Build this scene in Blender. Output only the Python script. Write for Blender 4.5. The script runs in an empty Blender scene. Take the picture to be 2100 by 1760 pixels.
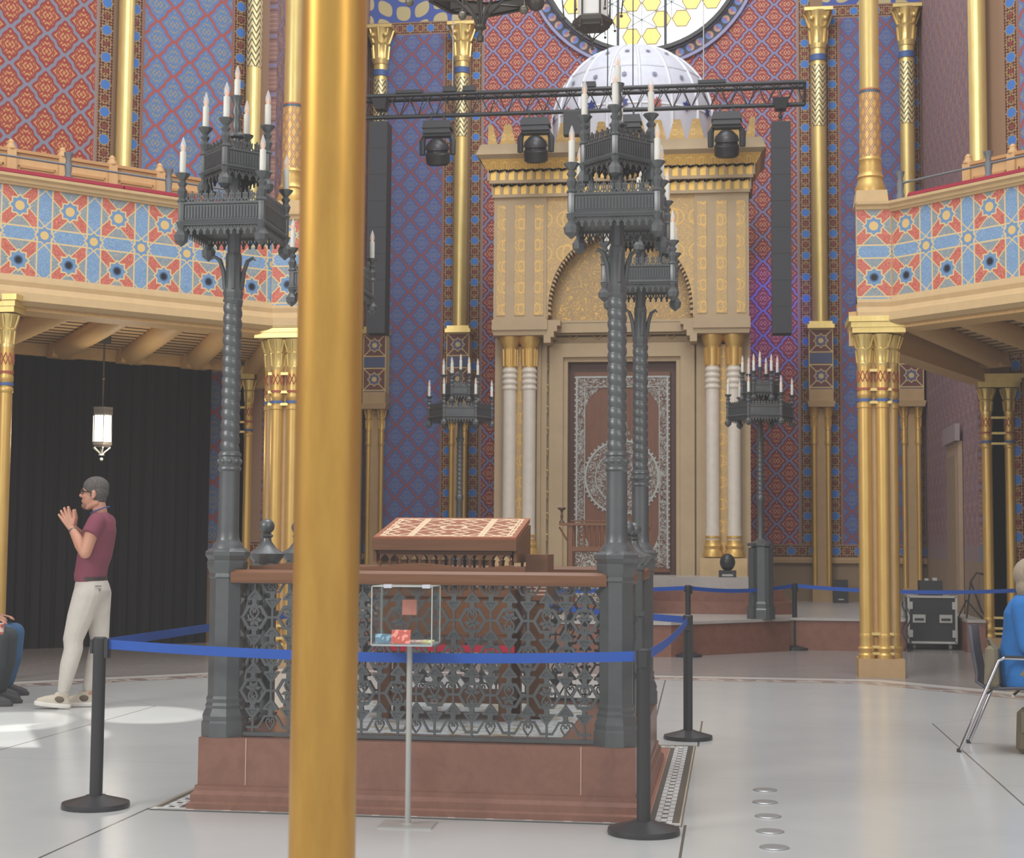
import bpy, math, random
from mathutils import Matrix, Vector
random.seed(7)
PI=math.pi; S2=math.sqrt(.5)
C=bpy.context.scene.collection
# ---------------------------------------------------------------- camera maths (2100 x 1760, focal 3200 px)
FP=3200; CAM=(1.649,-9.268,1.42); YAW=math.radians(8); PIT=math.atan(233/3200); ROL=.0072
def vmul(a,s): return tuple(x*s for x in a)
def vadd(*v): return tuple(map(sum,zip(*v)))
cF=(-math.sin(YAW)*math.cos(PIT),math.cos(YAW)*math.cos(PIT),math.sin(PIT))
r0=(math.cos(YAW),math.sin(YAW),0); u0=(math.sin(YAW)*math.sin(PIT),-math.cos(YAW)*math.sin(PIT),math.cos(PIT))
cR=vadd(vmul(r0,math.cos(ROL)),vmul(u0,math.sin(ROL))); cU=vadd(vmul(u0,math.cos(ROL)),vmul(r0,-math.sin(ROL)))
def ray(x,y): return vadd(cF,vmul(cR,(x-1050)/FP),vmul(cU,-(y-880)/FP))
def hz(x,y,z=0):
    d=ray(x,y); t=(z-CAM[2])/d[2]; return vadd(CAM,vmul(d,t))
def hy(x,y,Y):
    d=ray(x,y); t=(Y-CAM[1])/d[1]; return vadd(CAM,vmul(d,t))
# ---------------------------------------------------------------- colours and node expressions
def lin(c):
    c=c/255.; return c/12.92 if c<=.04045 else ((c+.055)/1.055)**2.4
def rgb(r,g,b): return (lin(r),lin(g),lin(b),1)
class X:
    nt=None
    def __init__(s,v): s.v=v
    @staticmethod
    def m(op,a,b=None,c=None):
        n=X.nt.nodes.new('ShaderNodeMath'); n.operation=op
        for i,q in enumerate((a,b,c)):
            if q is None: continue
            q=q.v if isinstance(q,X) else q
            if isinstance(q,(int,float)): n.inputs[i].default_value=q
            else: X.nt.links.new(q,n.inputs[i])
        return X(n.outputs[0])
    def __add__(a,b): return X.m('ADD',a,b)
    def __radd__(a,b): return X.m('ADD',b,a)
    def __sub__(a,b): return X.m('SUBTRACT',a,b)
    def __rsub__(a,b): return X.m('SUBTRACT',b,a)
    def __mul__(a,b): return X.m('MULTIPLY',a,b)
    __rmul__=__mul__
    def __truediv__(a,b): return X.m('DIVIDE',a,b)
    def __lt__(a,b): return X.m('LESS_THAN',a,b)
    def __gt__(a,b): return X.m('GREATER_THAN',a,b)
def xsin(a): return X.m('SINE',a)
def xabs(a): return X.m('ABSOLUTE',a)
def xmin(a,b): return X.m('MINIMUM',a,b)
def xmax(a,b): return X.m('MAXIMUM',a,b)
def pp(a,h): return X.m('PINGPONG',a,h)
def fr(a): return X.m('FRACT',a)
def cmod(a,p): return (X.m('FRACT',a/p+.5)-.5)*p     # centred repeat
def xlen(a,b): return X.m('SQRT',a*a+b*b)
def val(q): return q.v if isinstance(q,X) else q
def mix(f,a,b):
    n=X.nt.nodes.new('ShaderNodeMix'); n.data_type='RGBA'; n.clamp_factor=True
    f=val(f)
    if isinstance(f,(int,float)): n.inputs[0].default_value=f
    else: X.nt.links.new(f,n.inputs[0])
    for i,q in ((6,a),(7,b)):
        if isinstance(q,tuple): n.inputs[i].default_value=q
        else: X.nt.links.new(q,n.inputs[i])
    return n.outputs[2]
def coords():
    t=X.nt.nodes.new('ShaderNodeTexCoord'); s=X.nt.nodes.new('ShaderNodeSeparateXYZ')
    X.nt.links.new(t.outputs['Object'],s.inputs[0]); return X(s.outputs[0]),X(s.outputs[1]),X(s.outputs[2])
def noise(scale=5,detail=3,stretch=None,rough=.5,dist=0):
    t=X.nt.nodes.new('ShaderNodeTexCoord'); src=t.outputs['Object']
    if stretch:
        mp=X.nt.nodes.new('ShaderNodeMapping'); mp.inputs['Scale'].default_value=stretch
        X.nt.links.new(src,mp.inputs[0]); src=mp.outputs[0]
    n=X.nt.nodes.new('ShaderNodeTexNoise'); n.inputs['Scale'].default_value=scale; n.inputs['Detail'].default_value=detail
    n.inputs['Roughness'].default_value=rough; n.inputs['Distortion'].default_value=dist
    X.nt.links.new(src,n.inputs['Vector']); return X(n.outputs[0])
MATS={}
def mat(name,col,rough=.5,metal=0,fn=None,emit=None,bump=None,trans=0,alpha=1,spec=None,ior=None):
    if name in MATS: return MATS[name]
    m=bpy.data.materials.new(name); m.use_nodes=True; nt=m.node_tree; b=nt.nodes['Principled BSDF']; X.nt=nt
    b.inputs['Roughness'].default_value=rough; b.inputs['Metallic'].default_value=metal
    if spec is not None: b.inputs['Specular IOR Level'].default_value=spec
    if ior: b.inputs['IOR'].default_value=ior
    if trans: b.inputs['Transmission Weight'].default_value=trans
    if alpha<1: b.inputs['Alpha'].default_value=alpha
    b.inputs['Base Color'].default_value=col
    if fn:
        c=fn()
        nt.links.new(c,b.inputs['Base Color'])
    else:   # faint procedural mottling so nothing is perfectly flat
        n=noise(9,2); c=mix(n,tuple(x*.9 for x in col[:3])+(1,),tuple(min(1,x*1.1) for x in col[:3])+(1,))
        nt.links.new(c,b.inputs['Base Color'])
    if emit:
        b.inputs['Emission Color'].default_value=emit[0]; b.inputs['Emission Strength'].default_value=emit[1]
    if bump:
        h=bump(); bn=nt.nodes.new('ShaderNodeBump'); bn.inputs['Strength'].default_value=.5; bn.inputs['Distance'].default_value=.02
        nt.links.new(val(h),bn.inputs['Height']); nt.links.new(bn.outputs[0],b.inputs['Normal'])
    MATS[name]=m; return m
# ---------------------------------------------------------------- mesh builder
class MB:
    def __init__(s): s.v=[]; s.f=[]; s.T=Matrix.Identity(4); s.parts=[]
    def add(s,vs,fs):
        o=len(s.v); s.v+=[tuple(s.T@Vector(p)) for p in vs]; q=len(s.f); s.f+=[tuple(i+o for i in f) for f in fs]; s.parts.append((o,len(s.v),q,len(s.f))); return s
    def box(s,cx,cy,cz,sx,sy,sz,rz=0,top=1):
        c,n=math.cos(rz),math.sin(rz); vs=[]
        for k,z in ((1,-1),(top,1)):
            for x,y in ((-1,-1),(1,-1),(1,1),(-1,1)):
                px,py=x*sx/2*k,y*sy/2*k; vs.append((cx+px*c-py*n,cy+px*n+py*c,cz+z*sz/2))
        return s.add(vs,[(3,2,1,0),(4,5,6,7),(0,1,5,4),(1,2,6,5),(2,3,7,6),(3,0,4,7)])
    def bx(s,x0,x1,y0,y1,z0,z1): return s.box((x0+x1)/2,(y0+y1)/2,(z0+z1)/2,x1-x0,y1-y0,z1-z0)
    def lathe(s,prof,n=24,at=(0,0,0),ph=0,cap=True,sx=1,sy=1):
        vs=[];fs=[]
        for r,z in prof:
            for i in range(n):
                a=ph+2*PI*i/n; vs.append((at[0]+r*sx*math.cos(a),at[1]+r*sy*math.sin(a),at[2]+z))
        for k in range(len(prof)-1):
            for i in range(n):
                j=(i+1)%n; fs.append((k*n+i,k*n+j,(k+1)*n+j,(k+1)*n+i))
        if cap: fs.append(tuple(range(n-1,-1,-1))); fs.append(tuple((len(prof)-1)*n+i for i in range(n)))
        return s.add(vs,fs)
    def tube(s,pts,r,n=8,cap=True,flat=1):
        pts=[Vector(p) for p in pts]; rs=r if isinstance(r,(list,tuple)) else [r]*len(pts)
        vs=[];fs=[];up=None
        for i,p in enumerate(pts):
            d=(pts[min(i+1,len(pts)-1)]-pts[max(i-1,0)]).normalized()
            if up is None:
                a=Vector((0,0,1)) if abs(d.z)<.9 else Vector((0,1,0)); up=(a-d*a.dot(d)).normalized()
            else: up=(up-d*up.dot(d)).normalized()
            w=d.cross(up)
            for k in range(n):
                t=2*PI*k/n; vs.append(tuple(p+w*math.cos(t)*rs[i]+up*math.sin(t)*rs[i]*flat))
        for i in range(len(pts)-1):
            for k in range(n):
                j=(k+1)%n; fs.append((i*n+k,i*n+j,(i+1)*n+j,(i+1)*n+k))
        if cap: fs.append(tuple(range(n-1,-1,-1))); fs.append(tuple((len(pts)-1)*n+k for k in range(n)))
        return s.add(vs,fs)
    def ball(s,c,r,n=12,m=8,sx=1,sy=1,sz=1):
        prof=[(max(1e-4,r*math.sin(PI*k/m)),-r*math.cos(PI*k/m)*sz) for k in range(m+1)]
        return s.lathe(prof,n,c,cap=True,sx=sx,sy=sy)
    def prism(s,poly,y0,y1):          # polygon in x,z extruded along y
        n=len(poly); vs=[(x,y0,z) for x,z in poly]+[(x,y1,z) for x,z in poly]
        return s.add(vs,[tuple(range(n)),tuple(range(2*n-1,n-1,-1))]+[(i+n,(i+1)%n+n,(i+1)%n,i) for i in range(n)])
    def slab(s,poly,z0,z1):           # polygon in x,y extruded along z
        n=len(poly); vs=[(x,y,z0) for x,y in poly]+[(x,y,z1) for x,y in poly]
        return s.add(vs,[tuple(range(n-1,-1,-1)),tuple(range(n,2*n))]+[(i,(i+1)%n,(i+1)%n+n,i+n) for i in range(n)])
    def sweep(s,prof,path,closed=False):  # profile (out,z) swept along a 2D path; out = right hand side of the path, mitred
        n=len(path);m=len(prof);vs=[]
        for i,(x,y) in enumerate(path):
            a=path[i-1] if (i>0 or closed) else None; b=path[(i+1)%n] if (i<n-1 or closed) else None
            ds=[]
            if a: ds.append(Vector((x-a[0],y-a[1])).normalized())
            if b: ds.append(Vector((b[0]-x,b[1]-y)).normalized())
            ns=[Vector((d.y,-d.x)) for d in ds]; nn=sum(ns,Vector((0,0)))/len(ns); nn=nn/max(.2,nn.length_squared)
            for o,z in prof: vs.append((x+nn.x*o,y+nn.y*o,z))
        fs=[]
        for i in range(n if closed else n-1):
            j=(i+1)%n
            for k in range(m-1): fs.append((i*m+k,j*m+k,j*m+k+1,i*m+k+1))
            fs.append((i*m+m-1,j*m+m-1,j*m,i*m))
        if not closed: fs+= [tuple(range(m-1,-1,-1)),tuple((n-1)*m+k for k in range(m))]
        return s.add(vs,fs)
    def bar(s,p,q,w,t,y=0):           # flat bar in the x,z plane
        p=Vector(p);q=Vector(q);d=(q-p).normalized();n=Vector((-d.y,d.x))*w/2;e=d*w*.3;t=t*(1+.12*random.random())
        a,b,c,d2=p-e+n,q+e+n,q+e-n,p-e-n
        return s.prism([tuple(a),tuple(b),tuple(c),tuple(d2)],y-t/2,y+t/2)
    def path(s,pts,w,t,y=0):
        for a,b in zip(pts,pts[1:]): s.bar(a,b,w,t,y)
        return s
    def each(s,name,m,parent=None,smooth=0):
        last=None
        for vo,vn,fo,fn_ in s.parts:
            b=MB(); b.v=s.v[vo:vn]; b.f=[tuple(i-vo for i in f) for f in s.f[fo:fn_]]; last=b.build(name,m,parent,smooth)
        return last
    def build(s,name,m,parent=None,smooth=0,loc=None):
        me=bpy.data.meshes.new(name); me.from_pydata(s.v,[],s.f); me.update()
        import bmesh
        bm=bmesh.new(); bm.from_mesh(me); bmesh.ops.recalc_face_normals(bm,faces=bm.faces); bm.to_mesh(me); bm.free()
        if smooth:
            for p in me.polygons: p.use_smooth=True
            me.set_sharp_from_angle(angle=math.radians(smooth))
        me.materials.append(m); o=bpy.data.objects.new(name,me); C.objects.link(o)
        if parent: o.parent=parent
        if loc: o.location=loc
        return o
def empty(name,loc,label,cat,rz=0,group=None):
    o=bpy.data.objects.new(name,None); C.objects.link(o); o.location=loc; o.rotation_euler=(0,0,rz); o.empty_display_size=.1
    return tag(o,label,cat,group)
def tag(o,label,cat,group=None):
    o['label']=label; o['category']=cat
    if group: o['group']=group
    return o
def struct(o,label=None):
    o['kind']='structure'
    if label: o['label']=label
    return o
def kids(o): return [c for c in C.objects if c.parent==o]
def dup(o,loc=None,rz=None,label=None,parent=None):
    ch=kids(o); c=o.copy(); C.objects.link(c); c.parent=parent
    if loc is not None: c.location=loc
    if rz is not None: c.rotation_euler=(0,0,rz)
    if label: c['label']=label
    for k in ch: dup(k,parent=c)
    return c
# ---------------------------------------------------------------- materials
def starmask(x,y,R,w=None):
    ax,ay=xabs(x),xabs(y); d=xmin(xmax(ax,ay),(ax+ay)*.7071)
    return d
def lattice(u,v,per,line,inner,gold,dark):
    h=per/2; x=pp(u/h,1); y=pp(v/h,1)
    F=x+y-1-.085*xsin((y-x)*PI)-.035*xsin((y-x)*PI*3)
    a=F<0; lx=a*x+(1-a)*(1-x); ly=a*y+(1-a)*(1-y)
    fil=xsin(lx*26+5*xsin(ly*7))*.6+xsin((lx+ly)*19-3*xsin(lx*9))*.6
    e=xabs(F)
    c=mix((fil>.28)*(e>.3),inner,gold)
    c=mix((e<.29)*(e>.2),c,dark)
    c=mix(e<.125,c,line)
    c=mix((e<.15)*(e>.125),c,dark)
    return c
def starband(u,v,per=.385,w=.2):
    """u across the band (0 = centre line), v along."""
    vv=cmod(v,per); s=starmask(u,vv,0)
    v2=cmod(v+per/2,per/1.0)
    g=xabs(xsin(u*75))*xabs(xsin(v*75)); g2=xabs(xsin((u+v)*48))*xabs(xsin((u-v)*48))
    c=mix(g2>.5,rgb(96,42,44),rgb(62,40,38))
    c=mix(g>.62,c,rgb(176,142,92))
    s2=starmask(u,v2,0)
    c=mix((s2<.062)*(s2>.05),c,rgb(170,135,85))
    c=mix(s2<.03,c,rgb(130,60,52))
    c=mix(s<.068,c,rgb(170,140,90))
    c=mix(s<.056,c,rgb(66,122,196))
    c=mix(xabs(u)>w*.5,c,rgb(150,118,92))
    return c
RED=dict(line=rgb(128,132,168),inner=rgb(150,60,60),gold=rgb(206,154,120),dark=rgb(126,44,52))
REDW=dict(line=rgb(130,132,150),inner=rgb(158,64,50),gold=rgb(200,148,96),dark=rgb(142,52,48))
BLUE=dict(line=rgb(142,80,84),inner=rgb(84,102,156),gold=rgb(122,124,144),dark=rgb(76,92,148))
BLUEW=dict(line=rgb(164,84,80),inner=rgb(96,126,168),gold=rgb(150,144,132),dark=rgb(88,122,178))
PINK=dict(line=rgb(136,126,156),inner=rgb(150,112,106),gold=rgb(172,138,124),dark=rgb(118,84,84))
def bays(per,zb,zt,red,blue,mid,c1,c2,cend):
    def fn():
        x,y,z=coords(); ax=xabs(x)
        R=lattice(x,z,per,**red); B=lattice(ax-(c2+cend-.25)/2-.02,z,per,**blue)
        col=mix(ax>mid,R,rgb(146,128,128))
        col=mix(ax>mid+.03,col,starband(ax-(mid+.15),z))
        col=mix(ax>mid+.25,col,rgb(140,112,84))
        col=mix(ax>c2-.26,col,starband(ax-(c2-.14),z))
        col=mix(ax>c2-.03,col,rgb(146,100,84))
        col=mix(ax>c2,col,B)
        col=mix(ax>cend-.25,col,rgb(146,100,84))
        col=mix(ax>cend-.22,col,starband(ax-(cend-.11),z))
        sb=starband(z-zb,x)
        col=mix(z<zb+.12,col,rgb(150,120,100)); col=mix(z<zb+.09,col,sb)
        col=mix(z<zb-.1,col,rgb(130,108,84)); col=mix(z<zb-.14,col,rgb(146,122,94))
        if zt:
            tb=starband(z-zt,x); top=mix(xabs(xsin(x*9)*xsin(z*9+xsin(x*4)))>.35,rgb(70,90,160),rgb(190,175,130))
            k=(ax>c2-.3)
            col=mix(k*(z>zt-.12),col,tb); col=mix(k*(z>zt+.12),col,top)
        return col
    return fn
m_back=mat('painted wall back',rgb(130,80,80),.7,fn=bays(.445,1.31,10.95,RED,BLUE,2.83,3.35,3.6,5.0))
m_diag=mat('painted wall diagonal',rgb(130,80,80),.7,fn=bays(.5,1.31,None,REDW,BLUEW,2.69,3.3,3.4,5.0))
def pinkf():
    x,y,z=coords(); c=lattice(y,z,.445,**PINK); d=xsin(y*28)*xsin(z*11+xsin(y*14)*.8)
    c=mix((d>.72),c,rgb(120,92,88)); c=mix(z<1.42,c,mix(xabs(xsin(y*26))>.5,rgb(120,126,146),rgb(150,120,110))); c=mix(z<1.2,c,rgb(148,126,106)); return c
m_side=mat('painted wall niche side',rgb(150,120,120),.7,fn=pinkf)
# gallery panel strapwork
def strap(x0,zc):
    x,y,z=coords(); P=.537; H=.57; z=z-zc; x=x-x0
    u=cmod(x,P); v=cmod(z,H); cb=P/2-xabs(u); hb=H/2-xabs(v)
    au,av=xabs(u),xabs(v); st=starmask(u,v,0); us,vs_=cb,hb; st2=starmask(us,vs_,0)
    q=xabs(au-av)
    gold=rgb(218,192,140); blu=rgb(112,146,182); grb=rgb(128,142,150); red=rgb(184,88,74)
    n=noise(42,1,dist=2.2); n2=xabs(n-.5)
    redc=mix(n2<.035,red,rgb(232,150,128)); bluc=mix(n2<.035,grb,rgb(176,176,168)); blc=mix(n2<.04,blu,rgb(150,178,205))
    c=mix(q<.08,bluc,redc)
    inv=(cb<.078); inh=(hb<.072)
    c=mix(inv+inh,c,blc)
    c=mix((inv+inh)*(q<.08)*(xabs(cb)+xabs(hb)>.19),c,blc)
    for L in (xabs(q-.08),xabs(cb-.078),xabs(hb-.072)): c=mix(L<.0085,c,gold)
    d=xlen(u,v); 
    c=mix(st<.088,c,gold); c=mix(st<.072,c,blu)
    top=(z>.28)
    hole=(d<.034); c=mix((d<.05),c,mix(top,rgb(70,96,130),rgb(222,188,122))); c=mix(hole,c,mix(top,rgb(24,26,34),rgb(222,188,122)))
    c=mix(st2<.08,c,gold); c=mix(st2<.066,c,blu); c=mix(xlen(us,vs_)<.045,c,rgb(222,188,122))
    return c
m_strapL=mat('strapwork left',rgb(200,100,90),.6,fn=lambda: strap(.131,4.30))
m_strapR=mat('strapwork right',rgb(200,100,90),.6,fn=lambda: strap(-3.096,4.345))
m_strapE=mat('strapwork end',rgb(200,100,90),.6,fn=lambda: strap(0,4.345))
def goldf(a,b,sc=14,st=(1,1,.25)):
    return lambda: mix(noise(sc,4,st,.6),a,b)
m_gold=mat('gilding',rgb(210,170,90),.4,.5,fn=goldf(rgb(198,156,78),rgb(224,188,114)))
m_goldp=mat('pale gilding',rgb(224,196,120),.34,.55,fn=goldf(rgb(212,180,100),rgb(236,214,146)))
m_goldn=mat('worn gilding',rgb(214,160,50),.36,.6,fn=goldf(rgb(184,132,46),rgb(220,172,76),26,(1,1,.18)))
m_cream=mat('cream plaster',rgb(200,170,124),.65)
m_creamd=mat('tan plaster',rgb(178,148,104),.7,fn=goldf(rgb(168,138,96),rgb(190,158,114),7,(1,1,1)))
m_ark=mat('ark stone',rgb(180,156,122),.65,fn=goldf(rgb(170,147,114),rgb(190,167,132),3,(1,1,1)))
m_arkw=mat('white marble column',rgb(218,208,192),.4)
def relief(sc=1,a=rgb(184,156,112),g=rgb(226,184,106)):
    def fn():
        x,y,z=coords(); h=.13*sc
        u=xabs(cmod(x,h*2)); v=cmod(z,.34*sc)
        f=xabs(xlen(u,v*.55)-.045*sc)<.007*sc; f2=xabs(xlen(u-.03*sc,v)-.075*sc)<.006*sc
        n=xabs(noise(26/sc,1,dist=2.5)-.5)<.03
        return mix(xmax(xmax(f,f2),n),a,g)
    return fn
m_relief=mat('gilt relief',rgb(206,178,132),.55,.15,fn=relief())
m_tymp=mat('gilt tympanum',rgb(190,158,108),.5,.15,fn=lambda: mix(xabs(noise(5,1,dist=3)-.5)<.022,mix(noise(40,2),rgb(160,132,92),rgb(178,148,104)),rgb(222,180,92)))
m_iron=mat('cast iron',rgb(94,96,96),.36,.4,fn=goldf(rgb(84,87,88),rgb(106,108,108),12,(1,1,1)))
m_ironb=mat('dark iron',rgb(74,76,76),.45,.3)
m_candle=mat('candle sleeve',rgb(226,224,212),.5)
m_glassb=mat('bulb glass',rgb(250,248,244),.05,alpha=.38)
m_fil=mat('bulb filament',rgb(236,176,100),.4,emit=(rgb(255,180,100),.25))
m_black=mat('black plastic',rgb(48,48,50),.5)
m_blk2=mat('black satin metal',rgb(54,54,56),.35,.2)
m_curt=mat('black curtain',rgb(40,38,38),.95,fn=goldf(rgb(36,34,36),rgb(48,45,46),9,(3,3,.05)),spec=.1)
m_white=mat('white plaster',rgb(206,208,218),.6)
m_chrome=mat('chrome',rgb(200,200,204),.15,1)
def woodf(a,b,st=(1,14,14)): return lambda: mix(noise(2.2,4,st,.6,1),a,b)
m_wood=mat('brown wood',rgb(134,86,58),.4,fn=woodf(rgb(104,66,40),rgb(136,90,58)))
m_woodl=mat('light pine',rgb(214,170,116),.5,fn=woodf(rgb(204,160,106),rgb(224,182,130),(8,8,1)))
m_woodd=mat('dark door wood',rgb(112,72,50),.45,fn=woodf(rgb(96,58,40),rgb(128,82,56),(14,14,1)))
m_orn=mat('silver tracery',rgb(164,166,160),.45,.2,fn=goldf(rgb(150,152,148),rgb(180,180,174),30,(1,1,1)))
def tracery():
    n=noise(16,1,dist=1.6); return mix(xabs(n-.5)<.05,rgb(100,70,54),rgb(166,168,162))
m_trac=mat('silver tracery panel',rgb(164,166,160),.45,.1,fn=tracery)
def marb(a,b,c=None,sc=3.2):
    def fn():
        n=noise(sc,6,None,.65,.6); q=mix(n,a,b)
        v=xabs(noise(sc*.6,3,dist=1.5)-.5)<.012
        return mix(v*.4,q,c or b)
    return fn
m_redm=mat('red marble',rgb(140,95,80),.3,fn=marb(rgb(108,72,58),rgb(152,106,88),rgb(128,84,70),9))
m_greym=mat('pale marble step',rgb(176,170,164),.3,fn=marb(rgb(166,160,154),rgb(190,184,178)))
m_velvet=mat('red velvet',rgb(148,24,48),.8)
m_blue=mat('blue webbing',rgb(24,80,170),.6)
m_lamp=mat('lit frosted glass',rgb(255,250,238),.5,emit=((1,.93,.8,1),5.5))
m_frost=mat('frosted glass',rgb(196,194,190),.5,emit=((1,.95,.88,1),.25))
m_steel=mat('grey painted steel',rgb(178,176,170),.4,.3)
m_brass=mat('dark bronze',rgb(80,74,68),.45,.4)
def floorf():
    x,y,z=coords(); ax,ay=xabs(x),xabs(y); D=xmax(xmax(ax,ay),(ax+ay)*.70711); T=ax-ay
    n=noise(1.1,5,None,.6,.5); base=mix(n,rgb(178,180,178),rgb(198,199,196))
    j=xmin(xabs(cmod(y-.35,1.35)),xabs(cmod(x-.62,2.1))+.0)
    base=mix((xabs(cmod(y-.45,3.05))<.004)*.35,base,rgb(120,120,118))
    # radial joints running out from the corners of the platform
    base=mix((xabs(ax-1.415)<.007)*((y<-1.2)+(y>1.9)*(y<3.5)),base,rgb(84,80,76))
    base=mix((xabs(ax-3.24)<.006)*(ay<3.7),base,rgb(110,106,100))
    base=mix((xabs(ax-ay+.46)<.006)*(ax>3.24)*.5,base,rgb(120,116,110))
    base=mix((xabs(ax-1.03+(y-4)*.02)<.007)*(y>3.5),base,rgb(100,96,92))
    # octagonal border
    p=xabs(xsin(x*9)*xsin(y*9)+.4*xsin((x+y)*22)); pat=mix(p>.42,rgb(196,186,176),rgb(150,128,120))
    c=mix(D>7.22,base,pat); c=mix((xabs(D-7.24)<.02)+(xabs(D-7.52)<.02),c,rgb(140,130,126))
    c=mix(D>7.54,c,rgb(206,202,196)); c=mix(D>7.8,c,rgb(92,88,86))
    g=mix(noise(2,4),rgb(140,134,130),rgb(158,152,148)); c=mix(D>7.84,c,g)
    return c
m_floor=mat('marble floor',rgb(200,200,198),.22,fn=floorf)
def mosaic():
    x,y,z=coords(); s=.034; gx=fr(x/s/2); gy=fr(y/s/2); k=(gx>.5)+(gy>.5)
    ax=xabs(x); fy=(y<-1.19)+(y>1.8); D=xmax(ax,y-.5); k=xabs(D-1.303); s=.125
    t=X.m('MULTIPLY_ADD',y,1-(y>1.8),x*(y>1.8))
    row=fr(t/s); off=(k<.016); r2=fr(t/s+.5)
    c=mix((k>.016)*(row<.12),rgb(206,208,206),rgb(74,72,70)); c=mix(off*(r2<.3),c,rgb(48,46,44)); c=mix((xabs(k-.016)<.002)*.5,c,rgb(90,90,88))
    c=mix((D>1.347),c,rgb(84,80,72)); c=mix((D>1.385),c,rgb(188,176,150)); c=mix(D>1.393,c,rgb(100,94,84))
    c=mix(D<1.259,c,rgb(80,78,74)); c=mix(D<1.228,c,rgb(190,150,132)); c=mix(D<1.224,c,rgb(160,106,88))
    f=(y<-1.19)*(ax<1.39); q=fr(x/.2)
    c=mix(f,c,mix((xabs(y+1.235)<.006)*(q>.2),rgb(206,208,206),rgb(60,58,56))); c=mix(f*(y<-1.256),c,rgb(84,80,76))
    return c
m_mosaic=mat('mosaic border',rgb(220,220,218),.35,fn=mosaic)
def bandf():
    x,y,z=coords(); a=X.m('ARCTAN2',y,x); u=a*.11
    w=xabs(xsin((a*4+z*18))); w2=xabs(xsin((a*4-z*18)))
    c=mix(w>.86,rgb(222,178,104),rgb(170,104,72)); c=mix(w2>.86,c,rgb(88,110,134)); c=mix((w>.95)+(w2>.95),c,rgb(206,160,100))
    zz=xabs(z-.87); c=mix(zz>.41,c,mix(xabs(xsin(z*110))>.55,rgb(206,160,104),rgb(166,100,78)))
    c=mix((xabs(zz-.41)<.014)+(xabs(zz-.545)<.01),c,rgb(84,104,116))
    return c
m_band=mat('interlaced band',rgb(210,170,110),.4,.3,fn=bandf)
def chev():
    x,y,z=coords(); a=X.m('ARCTAN2',y,x); t=xabs(fr(a*.95)-.5); return mix(xsin((z*62+t*14))>.45,rgb(236,220,164),rgb(92,84,62))
m_chev=mat('chevron gilding',rgb(226,206,144),.35,.5,fn=chev)
# ================================================================ SETTING
def plane(name,m,x0,x1,z0,z1,loc,rz,t=.25,axis='x'):
    b=MB()
    if axis=='x': b.bx(x0,x1,0,t,z0,z1)
    else: b.bx(0,t,x0,x1,z0,z1)
    o=b.build(name,m,loc=loc); o.rotation_euler=(0,0,rz); return struct(o)
TOP=13.5
b=MB(); b.slab([(-14,-12),(14,-12),(14,19.2),(-14,19.2)],-.2,0); struct(b.build('floor',m_floor))
plane('wall_back',m_back,-5.2,5.2,0,TOP,(0,18.6,0),0)
plane('wall_niche_left',m_side,12.7,18.6,0,TOP,(-5.25,0,0),0,axis='y')
plane('wall_niche_right',m_side,12.7,18.6,0,TOP,(5.0,0,0),0,axis='y')
# diagonal walls, 12.6 m out: local x runs along the wall
for nm,rz,x0,x1 in (('wall_left',PI/4,-5.2,5.47),('wall_right',-PI/4,-5.47,5.2)):
    o=plane(nm,m_diag,x0,x1,0,TOP,(-12.6*S2 if rz>0 else 12.6*S2,12.6*S2,0),rz)
plane('wall_far_left',m_diag,-5.2,5.2,0,TOP,(-12.6,0,0),PI/2); plane('wall_far_right',m_diag,-5.2,5.2,0,TOP,(12.6,0,0),-PI/2)
# doorway in the right niche wall
t=empty('door_1',(4.97,14.75,0),'tan recessed doorway in the right niche wall','doorway'); del t['category']; t['kind']='structure'
MB().bx(-.04,.02,-.62,.62,.436,2.95).build('door_frame',mat('door trim',rgb(168,142,116),.7),t)
MB().bx(-.06,-.03,-.45,.45,.436,2.75).build('door_leaf',mat('door tan',rgb(146,124,98),.7),t)
MB().bx(-.09,-.02,-.68,.68,2.95,3.2).build('lintel',mat('lintel',rgb(150,134,134),.7),t)
# dado moulding on the back wall
b=MB(); b.sweep([(0.02,1.1),(.07,1.1),(.07,1.16),(.03,1.2),(0,1.2)],[(-5,18.6),(5,18.6)]); struct(b.build('trim_1',m_creamd))
# podium: red marble riser, pale marble top
pod=[(-5,12.2),(-2.35,12.2),(-1.0,10.55),(1.0,10.55),(2.38,12.15),(5,12.2),(5,18.6),(-5,18.6)]
pod=[(-5,12.3),(-2.5,12.3),(-.9,10.55),(.9,10.55),(2.42,12.1),(2.42,12.3),(3.98,12.3),(3.98,13.35),(4.76,13.35),(4.76,12.3),(5,12.3),(5,18.6),(-5,18.6)]
t=empty('marble_podium',(0,0,0),'wide red marble podium with a pale top under the golden shrine','podium')
MB().slab(pod,0,.40).build('riser',m_redm,t)
MB().slab([(x*1.0,y-.03) for x,y in pod[:-2]]+[(5,18.6),(-5,18.6)],.40,.436).build('tread',m_greym,t)
b=MB(); b.slab([(-2.9,13.0),(2.55,13.0),(2.35,12.9),(2.35,18.5),(-2.9,18.5)][0:1]+[(2.2,13.0),(2.5,13.25),(2.5,18.5),(-2.7,18.5)],.437,.60); b.slab([(-2.5,13.4),(2.1,13.4),(2.4,13.65),(2.4,18.5),(-2.5,18.5)],.60,.76)
b.build('steps',m_redm,t)
MB().slab([(-2.3,13.8),(2.1,13.8),(2.1,18.5),(-2.3,18.5)],.76,.93).build('landing',m_greym,t)
# mosaic border laid round the central platform
b=MB(); s=1.47
b.bx(-1.40,1.40,-1.265,1.905,.0,.006); struct(b.build('trim_2',m_mosaic))
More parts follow.
